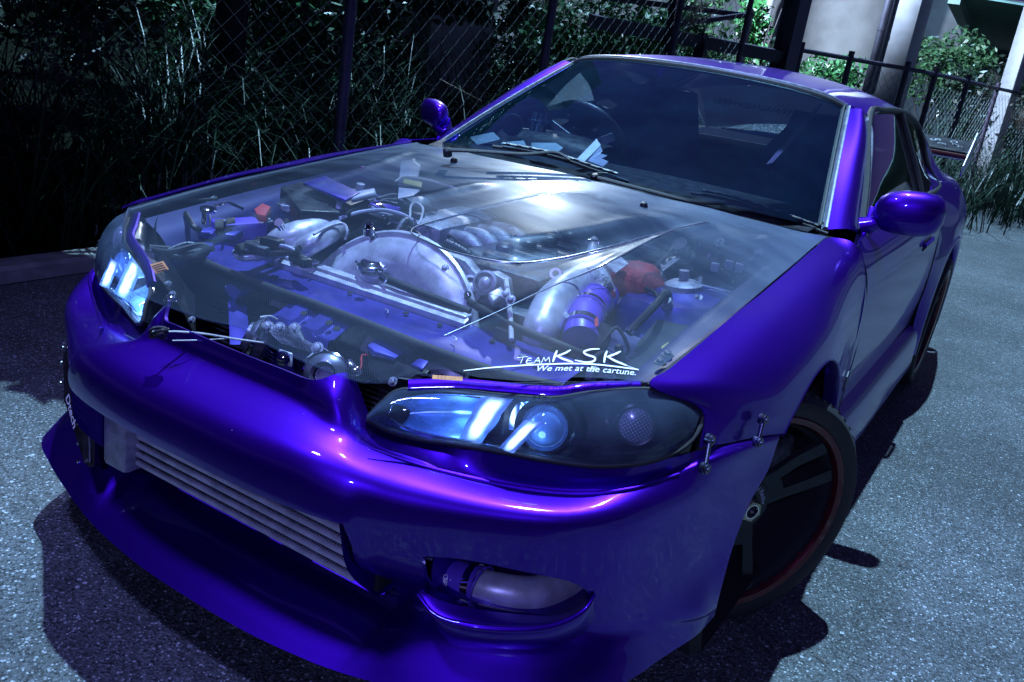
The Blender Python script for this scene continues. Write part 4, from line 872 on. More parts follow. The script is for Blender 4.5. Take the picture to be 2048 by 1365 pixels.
# engine: cam cover, front timing cover with two round seals, corrugated hose
eng = box('engine_block', (.13,.02,.56), (.30,.60,.26), M_grime, car, rotz(2), .02)
cv = box('cam_cover', (.13,.03,.725), (.27,.52,.075), M_grime, eng, rotz(2), .025)
for k in range(5): box('cover_rib', (.13,-.16+.09*k,.765), (.10,.02,.012), M_grime, eng, None, .004)
tc_ = prism('timing_cover', [(0.018,-0.27,0.742), (0.044,-0.27,0.773), (0.101,-0.27,0.767), (0.134,-0.27,0.745), (0.176,-0.27,0.76), (0.211,-0.27,0.752), (0.232,-0.27,0.688), (0.162,-0.27,0.645), (0.081,-0.27,0.67)], (0,.03,0), M_cast, eng, .004)
for c, r in (((0.133,-0.28,0.709),.024),((0.17,-0.28,0.734),.021)):
    c = Vector(c); sl = lathe('cam_seal', [(r*1.35,0),(r*1.35,.010),(r*1.1,.012),(r*1.05,.004)], c, (.1,-.9,.35), M_cast, eng, 28)
    lathe('cam_plug', [(r*1.02,.0),(r*.7,.004),(r*.62,.012),(r*.35,.016),(0,.017)], c, (.1,-.9,.35), M_alu, sl, 24)
V, F = [], []
hp = [(-0.027,-0.164,0.765), (0.017,-0.18,0.765), (0.068,-0.201,0.762), (0.099,-0.199,0.755)]
tube('corrugated_hose', cr(hp, 8), [(.0125 if k % 2 else .0095) for k in range(25)], M_black, eng, 12, 1)
prism('silver_bracket', [(0.214,-0.337,0.72), (0.21,-0.283,0.725), (0.234,-0.303,0.72), (0.244,-0.363,0.715)], (0,0,.014), M_alu, eng, .003)
for q in ((-0.007,-0.214,0.745), (0.028,-0.222,0.745), (0.071,-0.232,0.745), (0.071,-0.301,0.745), (0.141,-0.185,0.745), (0.265,-0.35,0.745), (0.291,-0.373,0.745),): obj('engine_bolt', *bolt_mesh(q, (.1,-.7,.6), .007), M_cast, eng)
tube('dipstick_tube', [(0.228,-0.296,0.76), (0.271,-0.346,0.735), (0.311,-0.392,0.7), (0.333,-0.42,0.68)], .0055, M_wire, eng, 8, 5)
for q in ((0.15,-0.071,0.63), (0.185,-0.219,0.63), (0.228,-0.154,0.63),): lathe('engine_pulley', [(.0,.012),(.02,.012),(.03,.008),(.034,0),(.034,-.02)], q, (.05,-.95,.2), M_grime, eng, 24)
for k in range(4):
    q = Vector((.13-.02, -.12+.11*k, .775)); lathe('coil_pack', [(.022,0),(.022,.012),(.014,.018),(0,.018)], q, (0,0,1), M_black, eng, 14)
# turbo side: alloy bend, purple coupler with bands, cone filter, red wrapped turbo
tp = tube('turbo_pipe', [(0.345,-0.327,0.655), (0.344,-0.319,0.69), (0.321,-0.237,0.725), (0.302,-0.107,0.74), (0.282,0.079,0.735), (0.265,0.297,0.7)], [.034,.040,.041,.040,.038,.036], M_alu, car, 28, 8)
cpl = tube('silicone_coupler', [(0.35,-0.052,0.72), (0.366,-0.144,0.71), (0.388,-0.222,0.69), (0.409,-0.261,0.67)], [.040,.042,.042,.040], M_silicone, car, 28, 6)
for q0, q1 in (((0.355,-0.086,0.718), (0.359,-0.108,0.715)), ((0.394,-0.232,0.688), (0.4,-0.245,0.683)), ((0.373,-0.168,0.708), (0.376,-0.178,0.706))):
    V, F = tube_mesh([q0, q1], .0445, 28, 1); obj('hose_clamp', V, F, M_chrome, cpl)
prism('rust_tab', [(0.452,-0.304,0.735), (0.447,-0.281,0.738), (0.469,-0.318,0.73), (0.467,-0.327,0.728)], (.002,-.003,.002), M_red, cpl)
fa = Vector((0.413,-0.239,0.655)); fb = Vector((0.493,-0.168,0.6)); fx = (fb-fa).normalized()
af = lathe('air_filter', [(.045,0),(.062,.005),(.064,.018),(.060,.022)], fa, fx, M_black, car, 32)
V, F = [], []; Bf = basis(fx)
for k in range(44):
    a = 2*math.pi*k/44
    e = [fa+Bf @ Vector((r*math.cos(a+da), r*math.sin(a+da), h)) for r, h, da in ((.060,.020,0),(.082,.12,0),(.072,.12,.06),(.052,.020,.06))]
    o_ = len(V); V += [tuple(v) for v in e]; V += [tuple(fa+Bf @ Vector((r*math.cos(a+.145), r*math.sin(a+.145), h))) for r, h in ((.060,.020),(.082,.12))]
    F += [(o_,o_+1,o_+2,o_+3), (o_+3,o_+2,o_+5,o_+4)]
obj('filter_pleats', V, F, M_greyplast, af, smooth=False)
lathe('filter_cap', [(.083,.118),(.083,.128),(.05,.134),(0,.134)], fa, fx, M_black, af, 32)
# red turbo blanket: lumpy wrap
bm = bmesh.new(); bmesh.ops.create_icosphere(bm, subdivisions=4, radius=1)
c = Vector((0.385,0.055,0.735))
for v in bm.verts:
    p = v.co.copy(); w = 1+.10*noise.noise(p*2.2)+.035*noise.noise(p*7)
    w *= 1-.10*max(0, math.sin(6*p.x+3*p.z))**3
    v.co = c+Vector((p.x*.066, p.y*.066, p.z*.062))*w
V = [tuple(v.co) for v in bm.verts]; F = [tuple(x.index for x in f.verts) for f in bm.faces]; bm.free()
tb = obj('turbo_blanket', V, F, M_red, car, angle=80); tag(tb, 'wrinkled red cloth wrap round the turbo')
lathe('turbo_housing', [(.05,-.06),(.055,.0),(.045,.03),(.03,.035)], (0.404,0.017,0.68), (.3,-.5,.6), M_cast, tb, 26)
tube('heat_wrapped_pipe', [(0.258,0.085,0.79), (0.306,-0.041,0.78), (0.348,-0.079,0.76), (0.372,-0.075,0.73)], [.012,.020,.026,.022], M_wrap, car, 16, 6)
tube('chrome_post', [(0.222,0.124,0.8), (0.282,-0.005,0.8), (0.287,-0.011,0.765)], .012, M_alu, car, 14, 4)
box('post_cap', (0.251,0.06,0.81), (.04,.02,.012), M_chrome, car, rotz(10), .004)
prism('heat_shield', [(0.326,-0.032,0.79), (0.344,0.021,0.8), (0.372,0.01,0.79), (0.378,-0.064,0.78)], (0,.002,.003), M_alu, car)
prism('clip_tab', [(0.382,-0.113,0.76), (0.384,-0.096,0.765), (0.397,-0.101,0.755), (0.394,-0.105,0.75)], (0,-.003,.003), M_chrome, tb)
lathe('oil_filler', [(.014,0),(.017,.008),(.014,.014),(.008,.014)], (0.284,-0.174,0.765), (.2,-.7,.6), M_chrome, eng, 20)
# right inner wing details: wiper motor, bolts, clips
wm = lathe('wiper_motor', [(.040,-.02),(.044,.0),(.040,.02),(.02,.028),(0,.028)], (0.526,0.336,0.8), (-.2,-.9,.5), M_grime, car, 28)
for q in ((0.466,0.374,0.825), (0.58,0.339,0.825),): mt = lathe('motor_mount', [(0,.014),(.006,.014),(.007,.008),(.013,.007),(.016,.002),(.016,-.004)], q, (-.2,-.8,.6), M_cast, wm, 22)
tube('motor_arm', [(0.472,0.37,0.82), (0.513,0.336,0.81), (0.537,0.339,0.805)], .011, M_grime, wm, 10, 4); tube('motor_arm', [(0.578,0.343,0.82), (0.575,0.301,0.81), (0.559,0.299,0.8)], .010, M_grime, wm, 10, 4)
for q in ((0.525,0.184,0.8), (0.537,0.255,0.8), (0.565,0.25,0.8),): box('motor_plug', q, (.020,.014,.022), M_greyplast, wm, rotz(15), .003)
box('magenta_clip', (0.483,0.253,0.81), (.006,.005,.012), mat('magenta_clip', (.5,.08,.5), .5), wm); 
lathe('master_cylinder', [(0,.05),(.018,.05),(.020,.0),(.026,-.004),(.026,-.03)], (0.429,0.224,0.8), (-.1,-.7,.7), M_grime, car, 20)
tube('gas_strut', [(0.403,0.081,0.77), (0.408,0.149,0.8), (0.405,0.255,0.835)], .006, M_black, car, 8, 1)
prism('strut_plate', [(0.408,0.118,0.785), (0.4,0.241,0.8), (0.438,0.18,0.8), (0.437,0.072,0.78)], (0,.002,.003), M_cast, car)
for q in ((0.427,0.098,0.795), (0.418,0.159,0.795),): obj('plate_hole', *lathe_mesh([(0,.004),(.005,.004),(.005,0)], q, (0,-.3,1), 12), M_dark, car)
tube('pressed_edge', [(0.478,0.079,0.775), (0.512,0.064,0.775), (0.582,0.076,0.775), (0.615,0.071,0.775)], .003, M_bead, car, 6, 4)
tube('pressed_edge', [(0.494,0.065,0.77), (0.547,0.072,0.77), (0.611,0.065,0.77)], .002, M_bead, car, 6, 4)
for q in ((0.512,-0.071,0.75), (0.55,0.027,0.75),): lathe('grommet', [(0,.014),(.006,.013),(.008,.006),(.014,.004),(.014,-.01)], q, (-.3,-.6,.7), M_cast, car, 16)
tube('bay_rail', [(0.483,-0.106,0.66), (0.482,-0.028,0.68), (0.478,0.094,0.7), (0.493,0.134,0.71)], .008, M_paint2, car, 10, 5)
tube('bay_rail', [(0.516,-0.194,0.66), (0.525,-0.072,0.68), (0.546,0.083,0.7)], .006, M_grime, car, 8, 5)
prism('pale_bracket', [(0.606,-0.373,0.7), (0.603,-0.299,0.705), (0.619,-0.339,0.7), (0.616,-0.374,0.695)], (0,.002,.003), M_greyplast, car)
prism('yellow_tag', [(0.591,-0.267,0.71), (0.594,-0.24,0.715), (0.602,-0.262,0.71), (0.599,-0.281,0.708)], (0,.002,.002), M_yellow, car)
for q in ((0.636,-0.352,0.725), (0.644,-0.407,0.725),): obj('wing_bolt', *bolt_mesh(q, (0,-.1,1), .008), M_grime, car)
# latch panel with two pressed channels, side brackets, horns
def stamped(name, P, ups, parent):
    return patch(name, P, M_paint2, parent, 3, 4, .003)
lp_rows = []
L0, L1, L2, L3 = Vector((-0.171,-0.51,0.64)), Vector((0.005,-0.516,0.64)), Vector((-0.175,-0.588,0.607)), Vector((0.011,-0.6,0.607))
for w in np.linspace(0, 1, 5):
    a = L0.lerp(L2, w); b = L1.lerp(L3, w); row = []
    for k in range(21):
        f = k/20; d = .010*(sst(.10,.14,f)*(1-sst(.36,.40,f))+sst(.50,.54,f)*(1-sst(.76,.80,f)))
        row.append(tuple(a.lerp(b, f)+Vector((.1,-.3,.9))*(d)))
    lp_rows.append(row)
lp_rows.append([(x+.01, y-.01, z-.10) for x, y, z in lp_rows[-1]])
latch = patch('latch_panel', lp_rows, M_paint2, car, 1, 3, .003)
for q in ((-0.094,-0.562,0.64), (-0.022,-0.563,0.64), (0.013,-0.578,0.64),): lathe('panel_hole', [(0,.0012),(.0075,.0012),(.008,0)], Vector(q), (.1,-.4,.9), M_dark, latch, 14)
for q in ((640,645),(690,672)): pass
br = prism('side_bracket', [(-0.363,-0.537,0.625), (-0.375,-0.476,0.632), (-0.307,-0.484,0.632), (-0.309,-0.548,0.62), (-0.336,-0.53,0.6)], (0,-.002,-.010), M_paint2, car, .002)
prism('side_bracket', [(-0.374,-0.519,0.6), (-0.352,-0.512,0.6), (-0.184,-0.65,0.56), (-0.197,-0.668,0.56)], (0,.03,0), M_paint2, car, .002)
prism('side_bracket', [(0.087,-0.566,0.625), (0.068,-0.489,0.632), (0.124,-0.483,0.632), (0.153,-0.497,0.625), (0.16,-0.567,0.62), (0.106,-0.567,0.615)], (0,-.002,-.008), M_paint2, car, .002)
prism('bumper_stay', [(0.08,-0.556,0.61), (0.209,-0.565,0.615), (0.243,-0.562,0.62), (0.243,-0.607,0.6), (0.161,-0.608,0.575), (0.105,-0.581,0.58)], (0,.01,-.012), M_black, car, .003)
prism('bumper_stay', [(0.215,-0.589,0.63), (0.22,-0.571,0.64), (0.242,-0.568,0.64), (0.246,-0.592,0.63)], (0,0,-.008), M_paint2, car, .002)
hb = prism('horn_bracket', [(-0.112,-0.65,0.615), (-0.125,-0.62,0.625), (-0.085,-0.637,0.615), (-0.09,-0.612,0.625), (-0.062,-0.618,0.615), (-0.082,-0.597,0.63), (-0.039,-0.615,0.61), (0.005,-0.615,0.605), (-0.005,-0.624,0.59), (-0.084,-0.636,0.59)], (.003,.010,-.012), M_grime, car, .002)
for q in ((-0.117,-0.64,0.617), (0.028,-0.647,0.617), (-0.08,-0.6,0.617), (-0.099,-0.624,0.617),): obj('bracket_bolt', *bolt_mesh(q, (.3,-.8,.5), .0085), M_cast, hb)
hp_ = prism('bolt_plate', [(-0.044,-0.681,0.6), (-0.012,-0.678,0.6), (-0.004,-0.685,0.575), (-0.038,-0.685,0.575)], (0,.006,0), M_alu, hb, .002); obj('bracket_bolt', *bolt_mesh((-0.017,-0.693,0.592), (.3,-.9,.2), .010), M_chrome, hp_)
def horn(c, ax, r):
    h = lathe('horn', [(0,-.005),(r*.42,-.005),(r*.46,.004),(r*.60,.008),(r*.64,.002),(r*.92,-.004),(r,-.010),(r*1.04,-.016),(r*1.04,-.022),(r*.9,-.034),(r*.86,-.040),(r*.5,-.05),(0,-.05)], c, ax, M_horn, car, 40)
    lathe('horn_rim', [(r*1.02,-.011),(r*1.10,-.014),(r*1.10,-.020),(r*1.02,-.023)], c, ax, M_chrome, h, 40); return h
M_horn = mat('horn_steel', (.20,.20,.28), .36, .75, .3, noise_amt=.3, noise_scale=45)
h1 = horn(Vector((0.083,-0.684,0.585)), (.35,-.85,.38), .045)
h2 = horn(Vector((-0.164,-0.643,0.585)), (-.72,-.45,.30), .048)
prism('horn_tab', [(0.087,-0.636,0.6), (0.088,-0.625,0.6), (0.107,-0.632,0.595), (0.108,-0.641,0.59)], (.004,.006,.01), M_chrome, h1, .001)
box('yellow_tag', (0.107,-0.635,0.585), (.014,.010,.014), M_yellow, h1, rotz(20), .002)
tube('horn_lead', [(0.113,-0.635,0.585), (0.104,-0.601,0.59), (0.079,-0.571,0.6), (0.094,-0.567,0.605)], .002, M_red, h1, 6, 5)
tube('horn_lead', [(-0.145,-0.636,0.63), (-0.139,-0.614,0.63), (-0.135,-0.596,0.62)], .0022, M_wire, h2, 6, 4)
tube('horn_arm', [(0.011,-0.659,0.59), (0.006,-0.615,0.6), (0.044,-0.62,0.6), (0.083,-0.641,0.598)], .010, M_cast, h1, 8, 4, flat=.3)
V, F = [], []
for i in range(7):
    for j in range(3): tube_mesh([Vector((-0.118,-0.646,0.575))+Vector((.006*i,-.002*i,-.008*j)), Vector((-0.118,-0.646,0.575))+Vector((.006*i+.004,-.002*i,-.008*j-.001))], .0014, 5, 1, V=V, F=F)
tag(obj('oil_cooler_fins', V, F, M_chrome, car), kind='stuff')
# dark clear side ducts between lamp and latch
for s in (1, -1):
    patch('lamp_duct', [[(s*x, y, z) for x, y, z in r] for r in ([(.30,-.74,.665),(.40,-.70,.672),(.50,-.64,.672)],[(.28,-.72,.62),(.38,-.66,.63),(.48,-.58,.635)],[(.26,-.70,.56),(.36,-.62,.57),(.46,-.54,.58)])], M_black, car, 4, 4, .003)
    for p in ((.29,-.735,.655),(.36,-.69,.652),(.27,-.70,.60)): obj('duct_bolt', *bolt_mesh((s*p[0],p[1]-.004,p[2]), (0,-.8,.5), .006), M_cast, car)
    # rim of the aperture beside the lamp
    tube('aperture_rim', [(s*x, y, z) for x, y, z in ((.335,-.755,.668),(.405,-.712,.682),(.480,-.676,.690),(.556,-.642,.700),(.60,-.602,.712),(.665,-.545,.722))], .011, M_paint, car, 10, 5, flat=.7)
st1 = prism('caution_sticker', [(-0.363,-0.738,0.7), (-0.367,-0.703,0.703), (-0.319,-0.726,0.7), (-0.31,-0.764,0.698)], (0,0,.001), M_orange, car)
V, F = [], []
for k in range(4):
    a = Vector((-0.348,-0.745,0.703)).lerp(Vector((-0.311,-0.761,0.701)), k/3.5+.06); b = Vector((-0.353,-0.717,0.705)).lerp(Vector((-0.315,-0.734,0.702)), k/3.5+.06); tube_mesh([a, b], .0012, 4, 1, V=V, F=F)
obj('sticker_print', V, F, M_black, st1)
st2 = prism('caution_sticker', [(0.386,-0.761,0.704), (0.428,-0.735,0.708), (0.436,-0.746,0.706), (0.393,-0.772,0.702)], (0,-.001,.001), M_orange, car)
V, F = text_mesh('A.R.E  -----', 9, lambda x, y: tuple(Vector((0.411,-0.759,0.708))+(Vector((0.432,-0.747,0.709))-Vector((0.411,-0.759,0.708)))/30*x+Vector((-.15,.6,.5))*y*.0009)); obj('sticker_print', V, F, M_black, st2)
# bonnet release cord tied with a black knot
tube('release_cord', [(-0.126,-0.918,0.66), (-0.109,-0.912,0.664), (-0.109,-0.867,0.655), (-0.086,-0.829,0.65), (-0.056,-0.784,0.64), (-0.029,-0.736,0.63)], .0022, M_wire, car, 6, 5)
V, F = [], []
for k in range(3): tube_mesh([Vector((-0.103,-0.917,0.664))+Vector((.014*math.cos(a+k), .008*math.sin(a*1.5+k), .010*math.sin(a+2*k))) for a in np.linspace(0, 6, 12)], .003, 7, 3, V=V, F=F)
obj('cord_knot', V, F, M_black, car)
tube('release_cord', [(-0.1,-0.89,0.645), (-0.075,-0.849,0.645), (-0.064,-0.795,0.64)], .0013, M_wire, car, 5, 3)

# the many small fittings that fill a working bay
rf = random.Random(21)
def in_bay(): return rf.uniform(-.52,.52), rf.uniform(-.40,.34)
cnt = 0
while cnt < 70:
    x, y = in_bay()
    if -.30 < x < .28 and y < -.18: continue
    z = min(HZ(x, y)-.10, rf.uniform(.62,.74)); cnt += 1; k = rf.random()
    if k < .35: box('bracket', (x, y, z), (rf.uniform(.02,.06), rf.uniform(.012,.03), rf.uniform(.012,.03)), rf.choice((M_cast, M_grime, M_black)), car, rotz(rf.uniform(0,180)), .003)
    elif k < .6: obj('bolt', *bolt_mesh((x, y, z+.02), (rf.uniform(-.3,.3), rf.uniform(-.6,.1), 1), rf.uniform(.006,.010)), rf.choice((M_cast, M_chrome)), car)
    elif k < .8: lathe('sensor', [(.012,-.03),(.012,0),(.009,.004),(.009,.018),(.006,.022),(0,.022)], (x, y, z), (rf.uniform(-.5,.5), rf.uniform(-.8,.1), .8), rf.choice((M_black, M_grime, M_greyplast)), car, 14)
    else: tube('clip', [(x, y, z), (x+.012, y-.006, z+.016), (x+.026, y, z+.01), (x+.03, y+.01, z-.01)], .003, M_chrome, car, 6, 4)
for k in range(40):
    x, y = in_bay(); x2, y2 = x+rf.uniform(-.28,.28), y+rf.uniform(-.22,.22); x2 = max(-.5, min(.5, x2)); y2 = max(-.22, min(.36, y2))
    if y < -.2 and -.3 < x < .28: y += .2
    z = rf.uniform(.62,.72); z2 = rf.uniform(.62,.72); h = rf.uniform(0,.06)
    P_ = [(x, y, z), (x*.7+x2*.3, y*.7+y2*.3+.02, z+h), (x*.3+x2*.7+.02, y*.3+y2*.7, z2+h), (x2, y2, z2)]
    P_ = [(px, py, min(pz, HZ(px, py)-.055)) for px, py, pz in P_]
    r = rf.choice((.004,.005,.007,.009,.012)); t_ = tube('hose', P_, r, rf.choice((M_rubber, M_rubber, M_black, M_grime)), car, 9, 6)
    if r > .006:
        for e in (P_[0], P_[-1]): lathe('hose_clamp', [(r*1.1,-.004),(r*1.2,-.004),(r*1.2,.004),(r*1.1,.004)], e, Vector(P_[1])-Vector(P_[0]) if e is P_[0] else Vector(P_[-1])-Vector(P_[-2]), M_chrome, t_, 14)

# ================================================================== CABIN AND WIPERS (parts of the car)
dash = patch('dashboard', [[(x, .46+.15*abs(x), .885-.01*abs(x)) for x in (-.64,-.3,0,.3,.64)],[(x, .75, .905) for x in (-.66,-.3,0,.3,.66)],[(x, .98, .895-.02*abs(x-.1)) for x in (-.68,-.3,0,.3,.68)],[(x, 1.06, .82) for x in (-.68,-.3,0,.3,.68)],[(x, 1.0, .55) for x in (-.68,-.3,0,.3,.68)]], M_black, car, 5, 5, 0)
hood_g = patch('gauge_hood', [[(x, .80, .90) for x in (-.55,-.35,-.15)],[(x, .86, .945+.01*(x == -.35)) for x in (-.55,-.35,-.15)],[(x, .98, .950+.015*(x == -.35)) for x in (-.55,-.35,-.15)],[(x, 1.04, .90) for x in (-.55,-.35,-.15)]], M_black, dash, 5, 5, 0)
sc = Vector((-.36,1.14,.905)); sax = Vector((0,.88,.40)).normalized(); Bs = basis(sax, (1,0,0))
sw = tube('steering_wheel', [sc+Bs @ Vector((.175*math.cos(a), .175*math.sin(a), 0)) for a in np.linspace(0, 2*math.pi, 33)[:-1]], .016, M_black, car, 12, 1, closed=True)
for a in (0, 120, 240):
    d = Bs @ Vector((math.cos(math.radians(a+90)), math.sin(math.radians(a+90)), 0)); e = Bs @ Vector((-math.sin(math.radians(a+90)), math.cos(math.radians(a+90)), 0))
    prism('wheel_spoke', [sc+d*.04+e*.018, sc+d*.168+e*.014, sc+d*.168-e*.014, sc+d*.04-e*.018], sax*.004, M_alu, sw)
lathe('horn_button', [(.045,.02),(.040,-.012),(.028,-.016),(.026,-.012),(.014,-.012),(.012,-.016),(0,-.016)], sc, sax, M_grime, sw, 28)
gp = Vector((-0.337,0.74,0.976)); 
gg = lathe('gauge_pod', [(.030,0),(.030,.030),(.046,.031),(.046,.036),(.030,.037),(.030,.056),(.034,.057),(.034,.062),(0,.062)], gp, (0,0,1), M_chrome, car, 30)
lathe('gauge_pod', [(.034,.03),(.038,.02),(.038,-.02),(0,-.022)], Vector((-0.473,0.8,0.973)), (.5,-.8,.1), M_black, car, 26)
for P in ([(940,276),(985,267),(998,280),(955,290)], [(1062,288),(1110,289),(1122,297),(1112,306),(1066,302)], [(1002,287),(1046,283),(1050,292),(1010,296)]):
    pass
M_teal = mat('pale_teal_trim', (.30,.40,.42), .6, noise_amt=.15)
prism('dash_tray', [(-0.573,0.7,0.911), (-0.498,0.72,0.94), (-0.456,0.7,0.926), (-0.513,0.66,0.899)], (0,.004,.004), M_teal, dash)
prism('dash_tray', [(-0.285,0.62,0.944), (-0.199,0.62,0.959), (-0.161,0.6,0.952), (-0.169,0.58,0.937), (-0.252,0.58,0.929)], (0,.004,.004), M_teal, dash)
prism('dash_tray', [(-0.403,0.63,0.924), (-0.328,0.64,0.943), (-0.306,0.62,0.934), (-0.367,0.6,0.915)], (0,.004,.004), M_teal, dash)
prism('paper_strip', [(-0.106,0.6,0.927), (-0.109,0.72,0.988), (-0.081,0.7,0.973), (-0.073,0.59,0.927)], (0,.003,.003), M_belt, dash)
V, F = [], []
prism_mesh([(-0.058,0.585,0.935), (-0.062,0.66,0.975), (-0.043,0.64,0.965), (-0.045,0.63,0.957), (-0.011,0.61,0.957), (-0.025,0.6,0.947), (0.011,0.58,0.944), (0.007,0.56,0.93)], (0,.002,.002), V, F)
obj('torn_card', V, F, M_greyplast, dash)
# bucket seats
def seat(x):
    s_ = patch('bucket_seat', [[(x-.24,1.62,.60),(x-.15,1.58,.62),(x,1.60,.60),(x+.15,1.58,.62),(x+.24,1.62,.60)],[(x-.29,1.66,.82),(x-.20,1.72,.84),(x,1.76,.84),(x+.20,1.72,.84),(x+.29,1.66,.82)],[(x-.22,1.74,.99),(x-.15,1.80,1.0),(x,1.82,1.0),(x+.15,1.80,1.0),(x+.22,1.74,.99)],[(x-.15,1.84,1.12),(x-.10,1.85,1.135),(x,1.86,1.14),(x+.10,1.85,1.135),(x+.15,1.84,1.12)]], M_seat, car, 5, 5, .05)
    patch('seat_base', [[(x-.24,1.15,.50),(x,1.15,.47),(x+.24,1.15,.50)],[(x-.27,1.4,.56),(x,1.4,.48),(x+.27,1.4,.56)],[(x-.24,1.62,.60),(x,1.60,.55),(x+.24,1.62,.60)]], M_seat, s_, 5, 5, .04)
    patch('headrest_band', [[(x-.17,1.775,1.03),(x,1.812,1.035),(x+.17,1.775,1.03)],[(x-.145,1.80,1.09),(x,1.832,1.095),(x+.145,1.80,1.09)]], mat('seat_band', (.16,.13,.48), .8), s_, 5, 3, -.006)
    V, F = text_mesh('BRIDE', .062, lambda u, v: (x+u*1.15, 1.796-.10*abs(u)**1.2+.26*v, 1.062+v), bold=.001); obj('seat_lettering', V, F, mat('seat_print', (.6,.58,.8), .6), s_)
seat(-.36); seat(.36)
rear = patch('parcel_shelf', [[(x, 2.35, .80) for x in (-.6,0,.6)],[(x, 2.5, .95) for x in (-.6,0,.6)],[(x, 3.05, .955) for x in (-.6,0,.6)]], M_dark, car, 4, 4, 0)
box('cabin_floor', (0,1.6,.42), (1.45,1.9,.02), M_dark, car); 
prism('harness_belt', [(-0.559,1.95,1.116), (-0.491,1.95,1.169), (-0.392,1.95,1.214), (-0.263,1.95,1.234), (-0.346,1.95,1.188), (-0.386,1.95,1.161), (-0.415,1.95,1.153), (-0.485,1.95,1.138), (-0.533,1.95,1.087)], (0,.003,0), M_belt, car)
prism('reflection_sheet', [(-0.539,1.97,1.082), (-0.487,1.97,1.134), (-0.41,1.97,1.148), (-0.27,1.97,1.23), (-0.392,1.97,1.122), (-0.452,1.97,1.036), (-0.495,1.97,0.982)], (0,.003,0), mat('grey_reflection', (.35,.38,.55), .8), car)  # flat grey sheet stands in for a reflection in the glass
tube('mirror_stem', [(-0.388,1.9,1.157), (-0.301,1.9,1.157), (-0.259,1.9,1.153)], .003, M_belt, car, 6, 3)
prism('seat_belt', [(0.283,1.3,0.966), (0.304,1.3,0.976), (0.333,1.45,1.081), (0.346,1.52,1.133), (0.356,1.6,1.194), (0.339,1.6,1.187), (0.328,1.52,1.134), (0.313,1.45,1.088)], (0,.003,0), M_belt, car)
# decorative script across the rear screen
V, F = [], []
for k in range(26):
    f = k/25; c = Vector((-0.317,2.4,1.119)).lerp(Vector((0.276,2.42,1.122)), f); q = rnd.uniform(.006,.014); ph = rnd.random()*6
    tube_mesh([c+Vector((.020*math.cos(.9*i+ph)*(1-.06*i), 0, q*math.sin(1.5*i+ph)))for i in range(7)], .0022, 4, 3, V=V, F=F)
tag(obj('rear_banner_script', V, F, M_belt, car), kind='stuff')
# wipers
def wiper(P_blade, P_arm, piv):
    w = tube('wiper', P_arm, [.007,.006,.005], M_rubber, car, 8, 5, flat=.6)
    tube('wiper_blade', P_blade, .0055, M_rubber, w, 6, 4)
    up = [(p[0], p[1]-.006, p[2]+.012) for p in P_blade]
    C = cr(up, 6); n = len(C)
    tube('blade_bridge', C[2:-2], .0045, M_black, w, 6, 1)
    for k in range(3, n-3, 2): obj('blade_slot', *box_mesh(Vector(C[k])+Vector((0,-.004,.003)), (.016,.003,.002), rotz(0), bev=0), M_mould, w)
    lathe('wiper_pivot', [(.013,-.015),(.013,.004),(.009,.008),(0,.009)], piv, (0,-.3,1), M_black, w, 18)
wiper([(-0.213,0.277,0.955), (-0.132,0.325,0.955), (-0.04,0.368,0.95), (0.063,0.393,0.935), (0.159,0.42,0.923)], [(-0.279,0.166,0.935), (-0.206,0.205,0.944), (-0.103,0.276,0.954), (-0.051,0.353,0.967), (-0.005,0.362,0.954)], (-0.292,0.173,0.93))
wiper([(0.314,0.504,0.919), (0.398,0.55,0.917), (0.494,0.578,0.905), (0.59,0.6,0.891), (0.679,0.618,0.876)], [(0.091,0.358,0.923), (0.223,0.391,0.915), (0.354,0.436,0.907), (0.44,0.514,0.915), (0.494,0.551,0.91)], (0.075,0.373,0.922))

